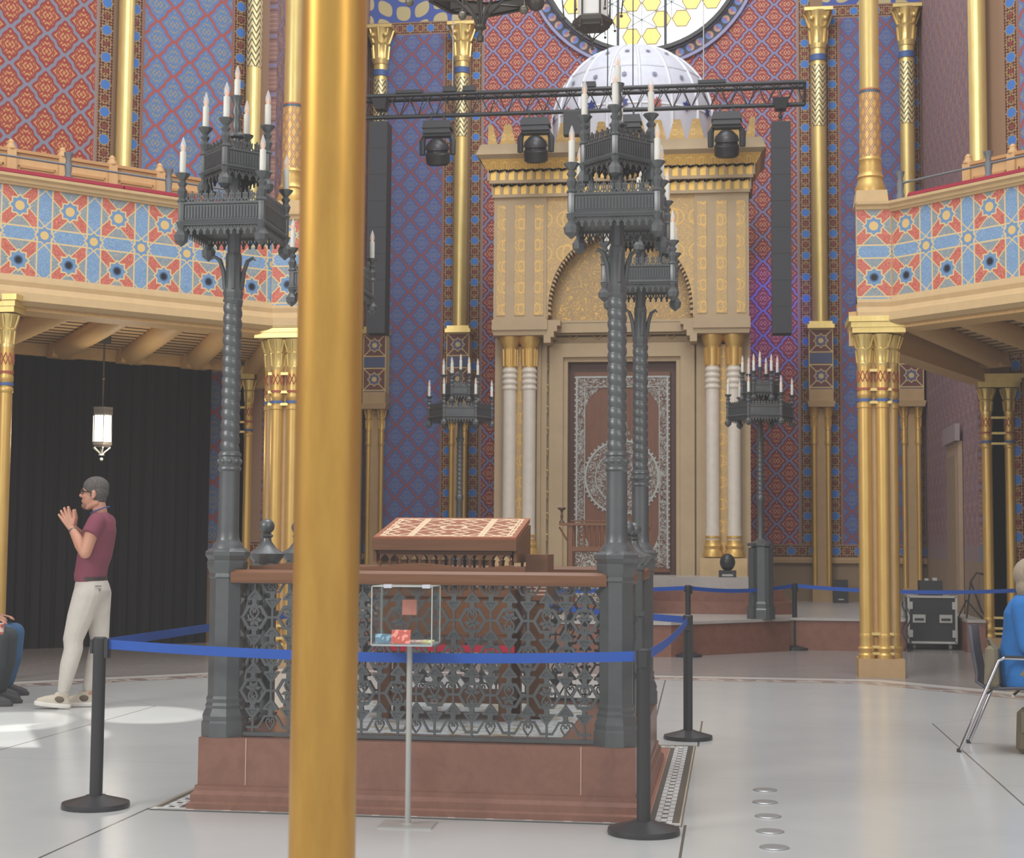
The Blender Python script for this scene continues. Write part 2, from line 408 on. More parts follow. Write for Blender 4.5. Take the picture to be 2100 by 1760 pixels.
# ---------------------------------------------------------------- rose window
cx,cz,R=.07,12.16,1.83
t=empty('window_1',(cx,18.6,cz),'round stained glass window with yellow and white panes','window'); del t['category']; t['kind']='structure'
t.name='window_1'
def ringm(r0,r1,y0,y1,n=64):
    b=MB(); vs=[];fs=[]
    for i in range(n):
        a=2*PI*i/n
        for r,y in ((r0,y0),(r1,y0),(r1,y1),(r0,y1)): vs.append((r*math.cos(a),y,r*math.sin(a)))
    for i in range(n):
        j=(i+1)%n
        for k in range(4): fs.append((i*4+k,j*4+k,j*4+(k+1)%4,i*4+(k+1)%4))
    return b.add(vs,fs)
def disc(r,y,n=64): return MB().prism([(r*math.cos(2*PI*i/n),r*math.sin(2*PI*i/n)) for i in range(n)],y,y+.02)
disc(R,-.06).build('white_glass',mat('white window glass',rgb(235,245,245),.2,emit=((.93,1,1,1),1.1)),t)
b=MB(); g=MB()
def hexg(x,z,r,ph=0): return [(x+r*math.cos(ph+PI/3*k),z+r*math.sin(ph+PI/3*k)) for k in range(6)]
sp=.36
for i in range(-12,13):
    for j in range(-12,13):
        x=sp*(i+j*.5); z=sp*j*.866
        if (i-j)%3==0 : 
            for k in range(3):
                a=PI/3*k+PI/6
                if math.hypot(x,z)<R-.2: g.bar((x-.3*math.cos(a),z-.3*math.sin(a)),(x+.3*math.cos(a),z+.3*math.sin(a)),.012,.01,-.09)
            continue
        if math.hypot(x,z)>R-.16: continue
        h=hexg(x,z,.17); b.prism(h,-.08,-.065); g.path(h+[h[0]],.012,.01,-.085)
for x in (-.43,.43): g.bar((x,-R*.96),(x,R*.96),.05,.04,-.1)
b.build('yellow_pane',mat('yellow window glass',rgb(190,140,30),.3,emit=((1,.66,.14,1),.85)),t)
g.build('leading',m_black,t)
ringm(R-.02,R+.05,-.2,0).build('inner_ring',mat('dark bead ring',rgb(60,58,56),.5),t)
def rosef():
    x,y,z=coords(); a=X.m('ARCTAN2',z,x); r=xlen(x,z); u=cmod(a*1.97,.2); w=r-1.99; k=fr(a*1.97/.4)
    d=xlen(u,w); c=mix(d<.075,rgb(62,56,66),mix(k>.5,rgb(96,130,190),rgb(186,148,124))); c=mix(d<.03,c,rgb(150,100,140))
    c=mix(xabs(w)>.095,c,rgb(150,150,186)); return c
ringm(R+.05,R+.31,-.08,0).build('painted_ring',mat('rose border',rgb(90,90,120),.6,fn=rosef),t)
# ================================================================ COLUMNS
def capit(b,r,z,h,at=(0,0)):      # leafy capital: flutes, cushion, scrolls
    x,y=at
    b.lathe([(r*1.02,z),(r*1.12,z+h*.12),(r*1.0,z+h*.18),(r*1.12,z+h*.5),(r*1.3,z+h*.56),(r*1.12,z+h*.6),(r*1.35,z+h*.85),(r*1.7,z+h)],16,(x,y,0))
    for k in range(8):
        a=2*PI*k/8; b.tube([(x+r*1.05*math.cos(a),y+r*1.05*math.sin(a),z+h*.15),(x+r*1.2*math.cos(a),y+r*1.2*math.sin(a),z+h*.52)],r*.13,5)
        b.tube([(x+r*1.15*math.cos(a),y+r*1.15*math.sin(a),z+h*.6),(x+r*1.5*math.cos(a),y+r*1.5*math.sin(a),z+h*.8),(x+r*1.75*math.cos(a),y+r*1.75*math.sin(a),z+h*.97),(x+r*1.45*math.cos(a),y+r*1.45*math.sin(a),z+h*.9)],r*.16,5)
def cluster(name,x,y,zt,offs,r,label,rz=0,group=None,abac=.2,cap=.42,core=True,zb=0,pale=False,cat='column'):
    t=empty(name,(x,y,zb),label,cat,rz,group); H=zt-zb
    m=m_goldp if pale else m_gold
    for ox,oy in offs:
        b=MB(); b.lathe([(r,.2),(r,H-cap-.42)],20,(ox,oy,0)); b.build('shaft',m,t,40)
        b=MB(); b.lathe([(r*1.0,.19),(r*1.2,.2),(r*1.25,.24),(r*1.05,.26),(r*1.1,.28),(r*1.3,.31),(r*1.05,.33),(r*1.0,.42),(r*1.12,.45),(r*1.0,.47)],20,(ox,oy,0)); b.build('base',m,t,40)
        b=MB(); z=H-cap-.45
        b.lathe([(r,z),(r*1.12,z+.01),(r*1.12,z+.05),(r,z+.06),(r,z+.12),(r*1.1,z+.13),(r*1.1,z+.17),(r,z+.19),(r*1.04,z+.3),(r*1.04,z+.47)],20,(ox,oy,0)); b.build('neck',m,t,40)
        b=MB(); b.lathe([(r*1.13,z+.075),(r*1.13,z+.105)],20,(ox,oy,0)); b.build('blue_ring',mat('blue paint',rgb(70,96,150),.5),t,40)
        b=MB(); b.lathe([(r*1.13,z+.2),(r*1.13,z+.225)],20,(ox,oy,0))
        for k in range(10):
            for sg in (1,-1):
                a0=2*PI*k/10; a1=a0+sg*PI/5; b.tube([(ox+r*1.06*math.cos(a0),oy+r*1.06*math.sin(a0),z+.29),(ox+r*1.1*math.cos((a0+a1)/2),oy+r*1.1*math.sin((a0+a1)/2),z+.35),(ox+r*1.06*math.cos(a1),oy+r*1.06*math.sin(a1),z+.41)],.005,4)
        b.build('red_band',mat('red paint',rgb(160,84,62),.5),t)
        b=MB(); capit(b,r,H-cap,cap-.06,(ox,oy)); b.build('capital',m_goldp,t,30)
    xs=[o[0] for o in offs]; ys=[o[1] for o in offs]; q=r*1.8
    x0,x1,y0,y1=min(xs)-q,max(xs)+q,min(ys)-q,max(ys)+q
    b=MB(); mx,my=(x0+x1)/2,(y0+y1)/2
    for k,(dz,g) in enumerate(((0,0),(.06,.03),(.12,.08))): b.box(mx,my,H-.02+dz,x1-x0+g,y1-y0+g,.06)
    b.build('abacus',m_goldp,t)
    b=MB(); b.bx(x0+q*.3,x1-q*.3,y0+q*.3,y1-q*.3,0,.2); b.build('plinth',m_creamd,t)
    if core and len(offs)>1:
        MB().bx(min(xs),max(xs),min(ys),max(ys),.2,H).build('core',m_creamd,t)
        b=MB()
        for z in (.24,.31,.45,H-cap-.4,H-cap-.26,H-cap-.05): b.bx(min(xs)+r*.2,max(xs)-r*.2,min(ys)-r*.75,max(ys)+r*.75,z,z+.03)
        b.each('tie_band',m_goldp,t)
    return t
GZ=3.92
quad=[(-.1,-.09),(.09,-.09),(.2,.04),(-.04,.16)]
quadL=[(-x,y) for x,y in quad]
cluster('gilded_column_cluster',3.2,8.2,3.78,quad,.074,'gilded clustered column under the corner of the right gallery',group='gallery corner columns')
cluster('gilded_column_cluster',-3.40,8.06,3.78,quadL,.074,'gilded clustered column under the corner of the left gallery, beside the foreground pole',group='gallery corner columns')
cluster('gilded_column',-5.70,5.76,3.78,[(0,0)],.068,'single slim gilded column at the left edge beside the black curtain')
pair=[(-.1,0),(.1,0)]
cluster('gilded_wall_column_pair',-5.02*S2*0-5.30,12.3,3.78,pair,.06,'gilded paired column beside the right edge of the black curtain',rz=0)
cluster('gilded_wall_column_pair',5.22,12.42,3.6,[(-.15,0),(.15,0)],.07,'gilded paired column at the back of the right gallery, behind the seated woman',rz=0)
# tall single columns standing on the galleries
def upcol(x,y,label,z0=5.19,r=.108,plinth=True):
    t=empty('gilded_upper_column',(x,y,z0),label,'column',0,'tall gilded gallery columns')
    MB().box(0,0,.07,.36,.36,.15,0,.92).build('plinth',m_cream,t)
    MB().lathe([(.165,.14),(.17,.19),(.15,.24),(.135,.3),(.15,.315),(.14,.33),(.122,.38),(.128,.41),(.122,.43),(.122,.5),(.128,.51),(.118,.54)],32).build('base',m_gold,t,40)
    MB().lathe([(.118,.53),(.117,1.32)],40).build('interlaced_band',m_band,t,60)
    MB().lathe([(r,1.31),(r,9)],32).build('shaft',m_goldp,t,40)
    return t
upcol(3.2,8.28,'tall gilded column with interlaced band standing on the right gallery corner')
upcol(-3.40,8.1,'tall gilded column with interlaced band standing on the left gallery corner')
def wallcol(name,x,y,z0,label,r=.1,chevz=None):
    t=empty(name,(x,y,z0),label,'column',0,'gilded columns on the outer walls')
    MB().lathe([(r*1.2,0),(r*1.2,.1),(r,.14),(r,TOP-z0)],24).build('shaft',m_goldp,t,40)
    if chevz: MB().lathe([(r*1.03,chevz-z0),(r*1.03,chevz-z0+2.2)],32).build('chevron_band',m_chev,t,40)
    return t
def diagp(a,D,sgn=-1): return (S2*(a-D)*1.0,S2*(a+D)) if sgn<0 else (-S2*(a-D),S2*(a+D))
x,y=diagp(3.07,12.46); wallcol('gilded_wall_column',x,y,4.12,'pale gilded column between the red and blue wall panels above the left gallery',.11)
x,y=diagp(5.02,12.42); wallcol('gilded_wall_column',x,y,4.12,'pale gilded column with chevron band behind the front left candelabrum',.11,8.3)
x,y=diagp(5.3,12.42,1); wallcol('gilded_wall_column',x,y,4.12,'pale gilded column on the wall above the right gallery pews',.12)
# half columns on the back wall above star boxes and colonettes
def backcol(x,label,small=False,zt=10.6):
    t=empty('gilded_pilaster',(x,18.38,.436),label,'column',0,'gilded pilasters on the back wall')
    s=-.436; r=.13
    MB().lathe([(r,5.25+s),(r,10.3+s)],24,sy=.9).build('shaft',m_goldp,t,40)
    MB().lathe([(r*1.02,8.8+s),(r*1.02,9.9+s)],32).build('chevron_band',m_chev,t,40)
    b=MB(); b.lathe([(r*1.08,9.98+s),(r*1.08,10.09+s)],24); b.build('ring',mat('blue paint',rgb(70,96,150),.5),t)
    b=MB(); capit(b,r*1.05,10.2+s,.66); b.box(0,0,10.88+s,.5,.42,.06); b.ball((-.12,-.16,10.72+s),.05); b.ball((.12,-.16,10.72+s),.05); b.build('capital',m_goldp,t,30)
    MB().bx(-.21,.21,-.16,.15,4.12+s,5.2+s).build('star_box',mat('star box',rgb(112,70,58),.6,fn=boxf),t)
    b=MB(); b.box(0,-.02,5.22+s,.46,.4,.07); b.box(0,-.02,5.28+s,.4,.34,.06); b.build('cornice',m_goldp,t)
    b=MB(); b.box(0,0,3.98+s,.42,.34,.28,0,1.0); b.box(0,-.02,3.86+s,.44,.36,.1,0,1.1); b.build('corbel',m_creamd,t)
    for sx in (-.12,.12):
        MB().lathe([(.045,.25),(.045,3.2+s)],14,(sx,-.04,0)).build('colonette',m_gold,t,40)
        b=MB(); capit(b,.05,3.4+s,.42,(sx,-.04)); b.lathe([(.05,3.15+s),(.065,3.2+s),(.05,3.26+s),(.06,3.32+s),(.05,3.4+s)],12,(sx,-.04,0)); b.build('capital',m_gold,t,30)
    MB().bx(-.1,.1,-.03,.15,0,3.8+s).build('backing',m_creamd,t); b=MB(); b.bx(-.17,.17,-.1,.15,0,.25); b.build('base',m_creamd,t)
    return t
def boxf():
    x,y,z=coords(); v=cmod(z-3.914,.62); u=x; st=starmask(u,v,0); q=xabs(xabs(u)-xabs(v))
    g=rgb(206,180,124); c=mix(xabs(v)>.22,rgb(108,64,56),rgb(80,88,118)); c=mix((xabs(q)<.012)+(xabs(xabs(v)-.2)<.01)+(xabs(u)>.195),c,g)
    c=mix(st<.095,c,g); c=mix(st<.08,c,rgb(96,96,118)); c=mix(xlen(u,v)<.045,c,g); return c
backcol(-3.21,'gilded pilaster on the back wall left of the shrine, behind the small candelabrum')
backcol(3.21,'gilded pilaster on the back wall right of the hanging black speaker')
backcol(4.74,'gilded pilaster in the far right corner of the niche, above the flight case')
backcol(-4.74,'gilded pilaster in the far left corner of the niche, behind the foreground pole')
# ================================================================ GALLERIES
def gallery(side):
    sg=1 if side=='left' else -1; L=3.08 if side=='left' else 3.30; m_strap=m_strapL if side=='left' else m_strapR
    rz=PI/4 if side=='left' else -PI/4
    t=empty('gallery',(0,0,0),'curving %s gallery with red and blue strapwork front and timber underside'%side,'gallery',rz)
    # local frame: x along the front (corner at +x for left, -x for right), y outward
    def q(x,y): return (x*sg,y)
    inv=Matrix.Rotation(-rz,4,'Z')
    def w2l(x,y): v=inv@Vector((x,y,0)); return (v.x,v.y)
    front=[w2l(*p) for p in ((-8.3*sg if False else 0,0),)]
    c0=q(L,8.1); wc=Matrix.Rotation(rz,4,'Z')@Vector((c0[0],c0[1],0)); e0=w2l(wc.x+.37*sg,wc.y); far=q(-3.355,8.1)
    b=MB(); b.bx(min(far[0],c0[0]),max(far[0],c0[0]),8.1,8.2,4.06,5.1); b.build('front_panel',m_strap,t)
    ang=math.atan2(e0[1]-c0[1],e0[0]-c0[0]); ln=math.hypot(e0[0]-c0[0],e0[1]-c0[1])
    b=MB(); b.bx(-ln/2,ln/2,-.03,.1,4.06,5.1); o=b.build('end_panel',m_strapE,t)
    o.location=((c0[0]+e0[0])/2,(c0[1]+e0[1])/2,0); o.rotation_euler=(0,0,-rz)
    pth=[far,c0,e0] if sg>0 else [e0,c0,far]
    # which side is outward (towards the hall): local -y; walking +x, right hand side is -y
    b=MB()
    b.sweep([(-.12,5.07),(.02,5.07),(.03,5.09),(.05,5.1),(.05,5.13),(.08,5.15),(.08,5.18),(-.12,5.18)],pth)
    b.sweep([(-.1,4.14),(.02,4.14),(.035,4.09),(.04,4.07),(.03,4.02),(.05,3.98),(.11,3.95),(.12,3.86),(.05,3.82),(-.1,3.82)],pth); b.build('cornice',m_cream,t)
    b=MB()
    mm=c0[0]; b.bx(mm-.012,mm+.012,8.07,8.1,4.12,5.07); b.build('corner_bead',m_cream,t)
    # soffit slab, from the front to the wall
    wl=w2l(-5.1*sg,12.72); outer=q(-5.15,12.55)
    poly=[far,c0,e0,wl,(wl[0],12.5),outer]; 
    MB().slab(poly,3.98,4.1).build('floor_slab',m_soff,t)
    b=MB(); b.bx(min(far[0],c0[0]),max(far[0],c0[0]),8.12,8.5,3.78,3.98); b.bx(min(far[0],c0[0])-1,max(far[0],c0[0])+1.5,12.25,12.56,3.82,3.98)
    b.build('edge_beam',m_soffb,t)
    for k in range(11):
        xf=(-3.2+k*.655)*sg+(.1*sg if side=='left' else 0)
        xk=xf*1.45; b=MB(); b.tube([(xf,8.45,3.95),(xf*1.02,8.6,3.92),(xk,12.1,3.92)],[.12,.13,.15],12); b.box(xf,8.5,3.92,.28,.14,.14); b.box(xk,12.1,3.9,.36,.2,.22,0,.8)
        b.build('carved_beam',m_soffb,t,40)
    e=Vector(e0); w=Vector(wl)
    b=MB(); d=(w-e); b.sweep([(-.15,3.62),(.12,3.62),(.12,4.0),(-.15,4.0)],[tuple(e+d*.03),tuple(w-d*.03)]); b.build('end_beam',m_soffb,t)
    # velvet
    cut=[(-3.3,1.24),(1.26,2.75)] if side=='left' else [(-3.3,-.2),(-.15,3.05)]
    for a0,a1 in cut:
        a0*=sg;a1*=sg; x0,x1=min(a0,a1),max(a0,a1)
        b=MB(); b.sweep([(-.1,0),(.03,0),(.05,.02),(.03,.06),(-.08,.06)],[(x0,0),(x1,0)]); b.build('velvet_cushion',m_velvet,t,50,(0,8.12,5.18))
    b=MB(); rp=[]
    for k in range(6):
        xx=(1.83-1.15*(k-1) if side=='left' else -3.26+1.15*k); rp.append(xx)
        b2=MB(); b2.lathe([(.045,0),(.045,.1),(.032,.13),(.042,.22),(.026,.28),(.045,.33),(.05,.36)],12,(xx,8.22,5.17)); b2.build('rail_post',mat('grey painted iron',rgb(110,114,118),.5),t,50)
    b.tube([(rp[0],8.22,5.40),(rp[-1],8.22,5.40)],.013,6); b.build('guard_rail',mat('grey painted iron',rgb(110,114,118),.5),t)
    return t
def soff():
    x,y,z=coords(); s=fr(y/.27)
    return mix((s<.34),mix(noise(30,2),rgb(206,168,114),rgb(226,190,138)),rgb(66,48,34))
m_soff=mat('carved soffit',rgb(190,150,100),.7,fn=soff)
m_soffb=mat('carved timber beam',rgb(200,162,106),.6,fn=lambda: mix(noise(34,2,dist=1),rgb(194,154,98),rgb(228,190,132)))
gl=gallery('left'); gr=gallery('right')
# pews on the galleries
def pew(side,a0,a1,D,label,n):
    rz=PI/4 if side=='left' else -PI/4
    cx=(a0+a1)/2; v=Matrix.Rotation(rz,4,'Z')@Vector((cx,D,0)); L=a1-a0
    t=empty('wooden_pew',(v.x,v.y,4.1),label,'pew',rz,'pale wooden pews on the galleries')
    H=1.5
    MB().bx(-L/2,L/2,-.02,.03,0,H).build('back_board',m_woodl,t)
    b=MB(); w=L/n
    for k in range(n):
        x=-L/2+w*(k+.5)
        for (xa,xb,za,zb) in ((x-w*.36,x+w*.36,H-.16,H-.13),(x-w*.36,x+w*.36,H-.62,H-.6),(x-w*.36,x-w*.33,H-.62,H-.13),(x+w*.33,x+w*.36,H-.62,H-.13)): b.bx(xa,xb,-.035,-.02,za,zb)
    b.bx(-L/2,L/2,-.05,.05,H,H+.035); b.build('panel_moulding',m_woodl2,t)
    for k in range(n+1):
        x=-L/2+w*k
        b=MB(); b.box(x,-.01,H/2,.1,.09,H+.06); b.lathe([(.055,H+.03),(.06,H+.05),(.035,H+.09),(.04,H+.11),(.01,H+.14)],12,(x,-.01,0)); b.build('post',m_woodl,t,50)
    MB().bx(-L/2,L/2,.03,.45,.4,.44).build('seat',m_woodl,t)
m_woodl2=mat('pine edging',rgb(196,148,96),.5)
pew('left',-2.605,2.57,8.85,'long pale wooden pew behind the velvet rail of the left gallery',9)
pew('right',-2.82,2.35,8.85,'pale wooden pew with finials on the right gallery',9)
# ================================================================ THE SHRINE (ark)
YA=15.2
def P(px,py,Y=YA): v=hy(px,py,Y); return v[0],v[2]
AX=-.065; W=2.0
def PZ(py,Y=YA): return hy(1280,py,Y)[2]
def PX(px,Y=YA): return hy(px,700,Y)[0]-AX
ark=empty('golden_shrine',(AX,YA,0),'tall cream and gold shrine with merlons, paired columns and a white dome','shrine')
zL=.93; zdoor=PZ(738); zc=PZ(688); ztop=PZ(408); zarch=PZ(655)
hw=(PX(1535)-PX(1015))/2; dw=(PX(1390)-PX(1166))/2; cw=(PX(1424)-PX(1128))/2
# body behind the columns
b=MB(); b.bx(-hw+.03,-dw-.22,.28,2.6,zL,zc); b.bx(dw+.22,hw-.03,.28,2.6,zL,zc); b.bx(-dw-.22,dw+.22,.3,2.6,zdoor+.2,ztop-.0)
b.build('body',m_ark,ark)
# door surround: nested frames
b=MB()
for i,(o,d) in enumerate(((.0,.22),(.07,.16),(.3,.24),(.42,.1))):
    x0=dw+.0+o; x1=x0+(.07,.22,.1,.06)[i]
    for sx in (-1,1): b.bx(min(sx*x0,sx*x1),max(sx*x0,sx*x1),d,.4-i*.003,zL,zdoor+o)
    b.bx(-x1,x1,d,.4-i*.003,zdoor+o,zdoor+o+(x1-x0))
b.build('door_surround',m_ark,ark)
b=MB()
for sx in (-1,1):
    for k in range(10):
        z=zL+.25+k*.34; x=sx*(dw+.335); s=.05
        b.tube([(x-s*.5,.2,z+.07),(x+s*.6,.19,z+.02),(x+s*.2,.2,z-.02),(x+s*.4,.19,z-.07)],.009,5)
for k in range(5):
    x=-dw*.9+k*dw*.45; b.tube([(x-.07,.2,zdoor+.42),(x,.19,zdoor+.36),(x+.07,.2,zdoor+.42)],.009,5)
b.build('gilt_leaf_ornament',m_goldp,ark)
# side blocks above the columns, with relief strips
for sx in (-1,1):
    x0,x1=(cw+.02,hw); xa,xb=(min(sx*x0,sx*x1),max(sx*x0,sx*x1))
    MB().bx(xa,xb,-.25,.6,zc+.24,ztop).build('upper_block',m_ark,ark)
    b=MB(); b.bx(xa-.02,xb+.02,-.28,.6,zc+.07,zc+.24); b.box((xa+xb)/2,.12,zc+.03,xb-xa+.0,.72,.08,0,1.04); b.build('frieze',m_ark,ark)
    xm=(xa+xb)/2; wd=xb-xa
    for fx,fw in ((-.36,.17),(0,.2),(.36,.17)):
        MB().bx(xm+wd*fx-fw*wd/2,xm+wd*fx+fw*wd/2,-.262,-.24,zc+.3,ztop-.12).build('relief_strip',m_relief,ark)
# arch spandrels + tympanum
poly=[]; n=28; rr=cw; za=zarch; hgt=PZ(478)-zarch
def arch(t):  # pointed horseshoe
    a=t; x=rr*math.cos(a)*(1.0+.03*math.sin(a)); z=za+hgt*(math.sin(a)**.88 if math.sin(a)>0 else 0); return x,z
for sx in (-1,1):
    pts=[arch(PI/2*(1-i/n)) for i in range(n+1)]; pts=[(sx*x,z) for x,z in pts]
    poly=pts+[(sx*(cw+.02),za),(sx*(cw+.02),ztop),(0,ztop)]
    if sx<0: poly=poly[::-1]
    MB().prism(poly,-.22,.0).build('spandrel',mat('relief spandrel',rgb(206,178,132),.55,.1,fn=relief(1.6)),ark)
    # muqarna teeth
    b=MB(); q=[arch(PI/2*(1-i/60)) for i in range(61)]
    for i in range(60):
        x,z=q[i]; x2,z2=q[i+1]; mx,mz=(x+x2)/2*sx,(z+z2)/2; dx,dz=(x2-x),(z2-z); L=math.hypot(dx,dz); nx,nz=-dz/L*-1,dx/L*-1
        if i%2==0: b.prism([(x*sx,z),(x2*sx,z2),((x2-nx*0)*sx*.955,z2-.02 if False else za+(z2-za)*.955),(x*sx*.965,za+(z-za)*.965)],-.2,.05)
    b.build('arch_teeth',m_ark,ark)
    x0,x1=(cw-.2,cw+.06); b=MB()
    for k in range(4): b.bx(min(sx*(x0+k*.05),sx*x1),max(sx*(x0+k*.05),sx*x1),-.24,.3,za-.12-k*.09,za-.03-k*.09)
    b.build('impost',m_ark,ark)
MB().bx(-cw,cw,.12,.3,za-.05,ztop).build('tympanum',m_tymp,ark)
b=MB(); b.bx(-cw,cw,.02,.3,za-.2,za-.05); b.bx(-cw,cw,.06,.3,zdoor+.52,za-.2); b.bx(-cw,cw,.02,.3,zdoor+.6,zdoor+.64); b.build('lintel',m_ark,ark)
# cornice of niches
def nichef(): 
    x,y,z=coords(); return mix(noise(3,4),rgb(232,184,86),rgb(246,208,120))
m_niche=mat('gilt niche',rgb(236,190,96),.4,.3,fn=nichef)
zt1=PZ(345); zt2=PZ(325)
b=MB(); z0=ztop; hh=(PZ(352)-ztop)/2
b.bx(-hw-.02,hw+.02,-.3,1.2,ztop,ztop+.05); b.bx(-hw-.07,hw+.07,-.34,1.2,ztop+hh,ztop+hh+.05)
b.bx(-hw+.02,hw-.02,-.2,1.2,ztop,ztop+2*hh)
N=29
for row in range(2):
    ex=.02+row*.06; wN=2*(hw+ex)/N; zz=ztop+.05+row*hh; yy=-.28-row*.05
    for k in range(N+1):
        x=-hw-ex+wN*k
        b.box(x,yy+.035,zz+(hh-.05)/2,wN*.3,.07,hh-.05)
        if k<N: b.prism([(x,zz+hh-.05),(x,zz+hh*.55),(x+wN*.3,zz+hh*.8),(x+wN*.5,zz+hh*.86),(x+wN*.7,zz+hh*.8),(x+wN,zz+hh*.55),(x+wN,zz+hh-.05)],yy,yy+.045)
b.build('niche_cornice',m_ark,ark)
b=MB()
for row in range(2):
    ex=.02+row*.06; b.bx(-hw-ex+.01,hw+ex-.01,-.245-row*.05,-.19-row*.05,ztop+.05+row*hh,ztop+(row+1)*hh)
b.build('gilt_niche_row',m_niche,ark)
z1=ztop+2*hh
b=MB(); b.sweep([(-.3,z1),(.12,z1),(.2,z1+.16),(-.3,z1+.16)],[(-hw,.9),(-hw,-.2),(hw,-.2),(hw,.9)]); b.build('leaf_moulding',mat('gilt leaf frieze',rgb(214,170,90),.5,.2,fn=relief(.7,rgb(206,160,84),rgb(240,200,110))),ark)
b=MB(); b.sweep([(-.5,z1+.16),(.2,z1+.16),(.27,z1+.22),(.2,z1+.4),(-.5,z1+.42)],[(-hw,1.0),(-hw,-.2),(hw,-.2),(hw,1.0)]); b.bx(-hw,hw,-.2,2.6,z1+.3,z1+.41); b.build('top_ledge',m_ark,ark)
zm=z1+.42
def merlon(w,h):
    pts=[]; st=6
    for i in range(st): 
        f=i/st; pts+=[(w/2*(1-f*.62),h*f*.94),(w/2*(1-f*.62)-.0,h*(f+1/st)*.94)]
    pts+=[(w*.17,h)]; pts+=[(-x,z) for x,z in pts[::-1]]; return pts
mb=None; nm=15; xs=[-hw-.08+(2*hw+.16)*k/(nm-1) for k in range(nm)]
for k,x in enumerate(xs):
    b=MB(); pts=merlon(.25,.33)
    if k==0: pts=[(px if px>-.02 else -.02,pz) for px,pz in pts]
    if k==nm-1: pts=[(px if px<.02 else .02,pz) for px,pz in pts]
    b.T=Matrix.Translation((x,-.3,zm-.01)); b.prism(pts,0,.08); b.build('merlon',mat('gilt merlon',rgb(220,180,108),.5,.2,fn=relief(.55,rgb(196,160,100),rgb(236,196,116))),ark)
# columns in pairs
for sx,pxs in ((-1,(1046,1086)),(1,(1461,1505))):
    for px in pxs:
        x=PX(px); r=.105
        MB().lathe([(r,PZ(1090)),(r,PZ(800))],24,(x,.0,0)).build('marble_shaft',m_arkw,ark,40)
        b=MB(); zb=PZ(1141); b.lathe([(r*1.5,zb),(r*1.5,zb+.05),(r*1.2,zb+.12),(r*1.35,zb+.17),(r*1.1,zb+.22),(r*1.1,zb+.26)],24,(x,0,0)); b.lathe([(r*1.15,PZ(1103)),(r*1.15,PZ(1098))],24,(x,0,0)); b.build('gilt_base',m_gold,ark,40)
        b=MB(); b.lathe([(r*1.05,zb+.2),(r*1.05,PZ(1085))],24,(x,0,0)); b.build('lower_ring',m_arkw,ark,40); b=MB(); za2=PZ(800)
        for k in range(4): b.lathe([(r,za2+k*.09),(r*1.15,za2+k*.09+.02),(r*1.15,za2+k*.09+.05),(r,za2+k*.09+.07)],24,(x,0,0))
        b.lathe([(r,za2),(r,za2+.42)],24,(x,0,0)); b.build('ringed_neck',m_arkw,ark,40)
        b=MB(); zk=PZ(750); zq=zc; b.lathe([(r*1.05,zk-.02),(r*1.1,zk+.25),(r*1.15,zk+.3),(r*1.7,zk+.4),(r*1.72,zq-.0)],24,(x,0,0)); 
        for q in range(10):
            a=2*PI*q/10; b.tube([(x+r*1.08*math.cos(a),r*1.08*math.sin(a),zk),(x+r*1.14*math.cos(a),r*1.14*math.sin(a),zk+.27)],.014,5)
        b.build('gilt_capital',m_gold,ark,40)
    xm=PX(sum(pxs)/2)
    MB().bx(xm-.09,xm+.09,.05,.28,PZ(1145),zc-.15).build('arabesque_strip',m_relief,ark)
    b=MB(); b.bx(xm-.36,xm+.36,-.22,.3,zL,PZ(1143)); b.build('column_plinth',m_cream,ark)
    MB().bx(xm-.42,xm+.42,.16,.3,zL,zc).build('side_panel',m_ark,ark)
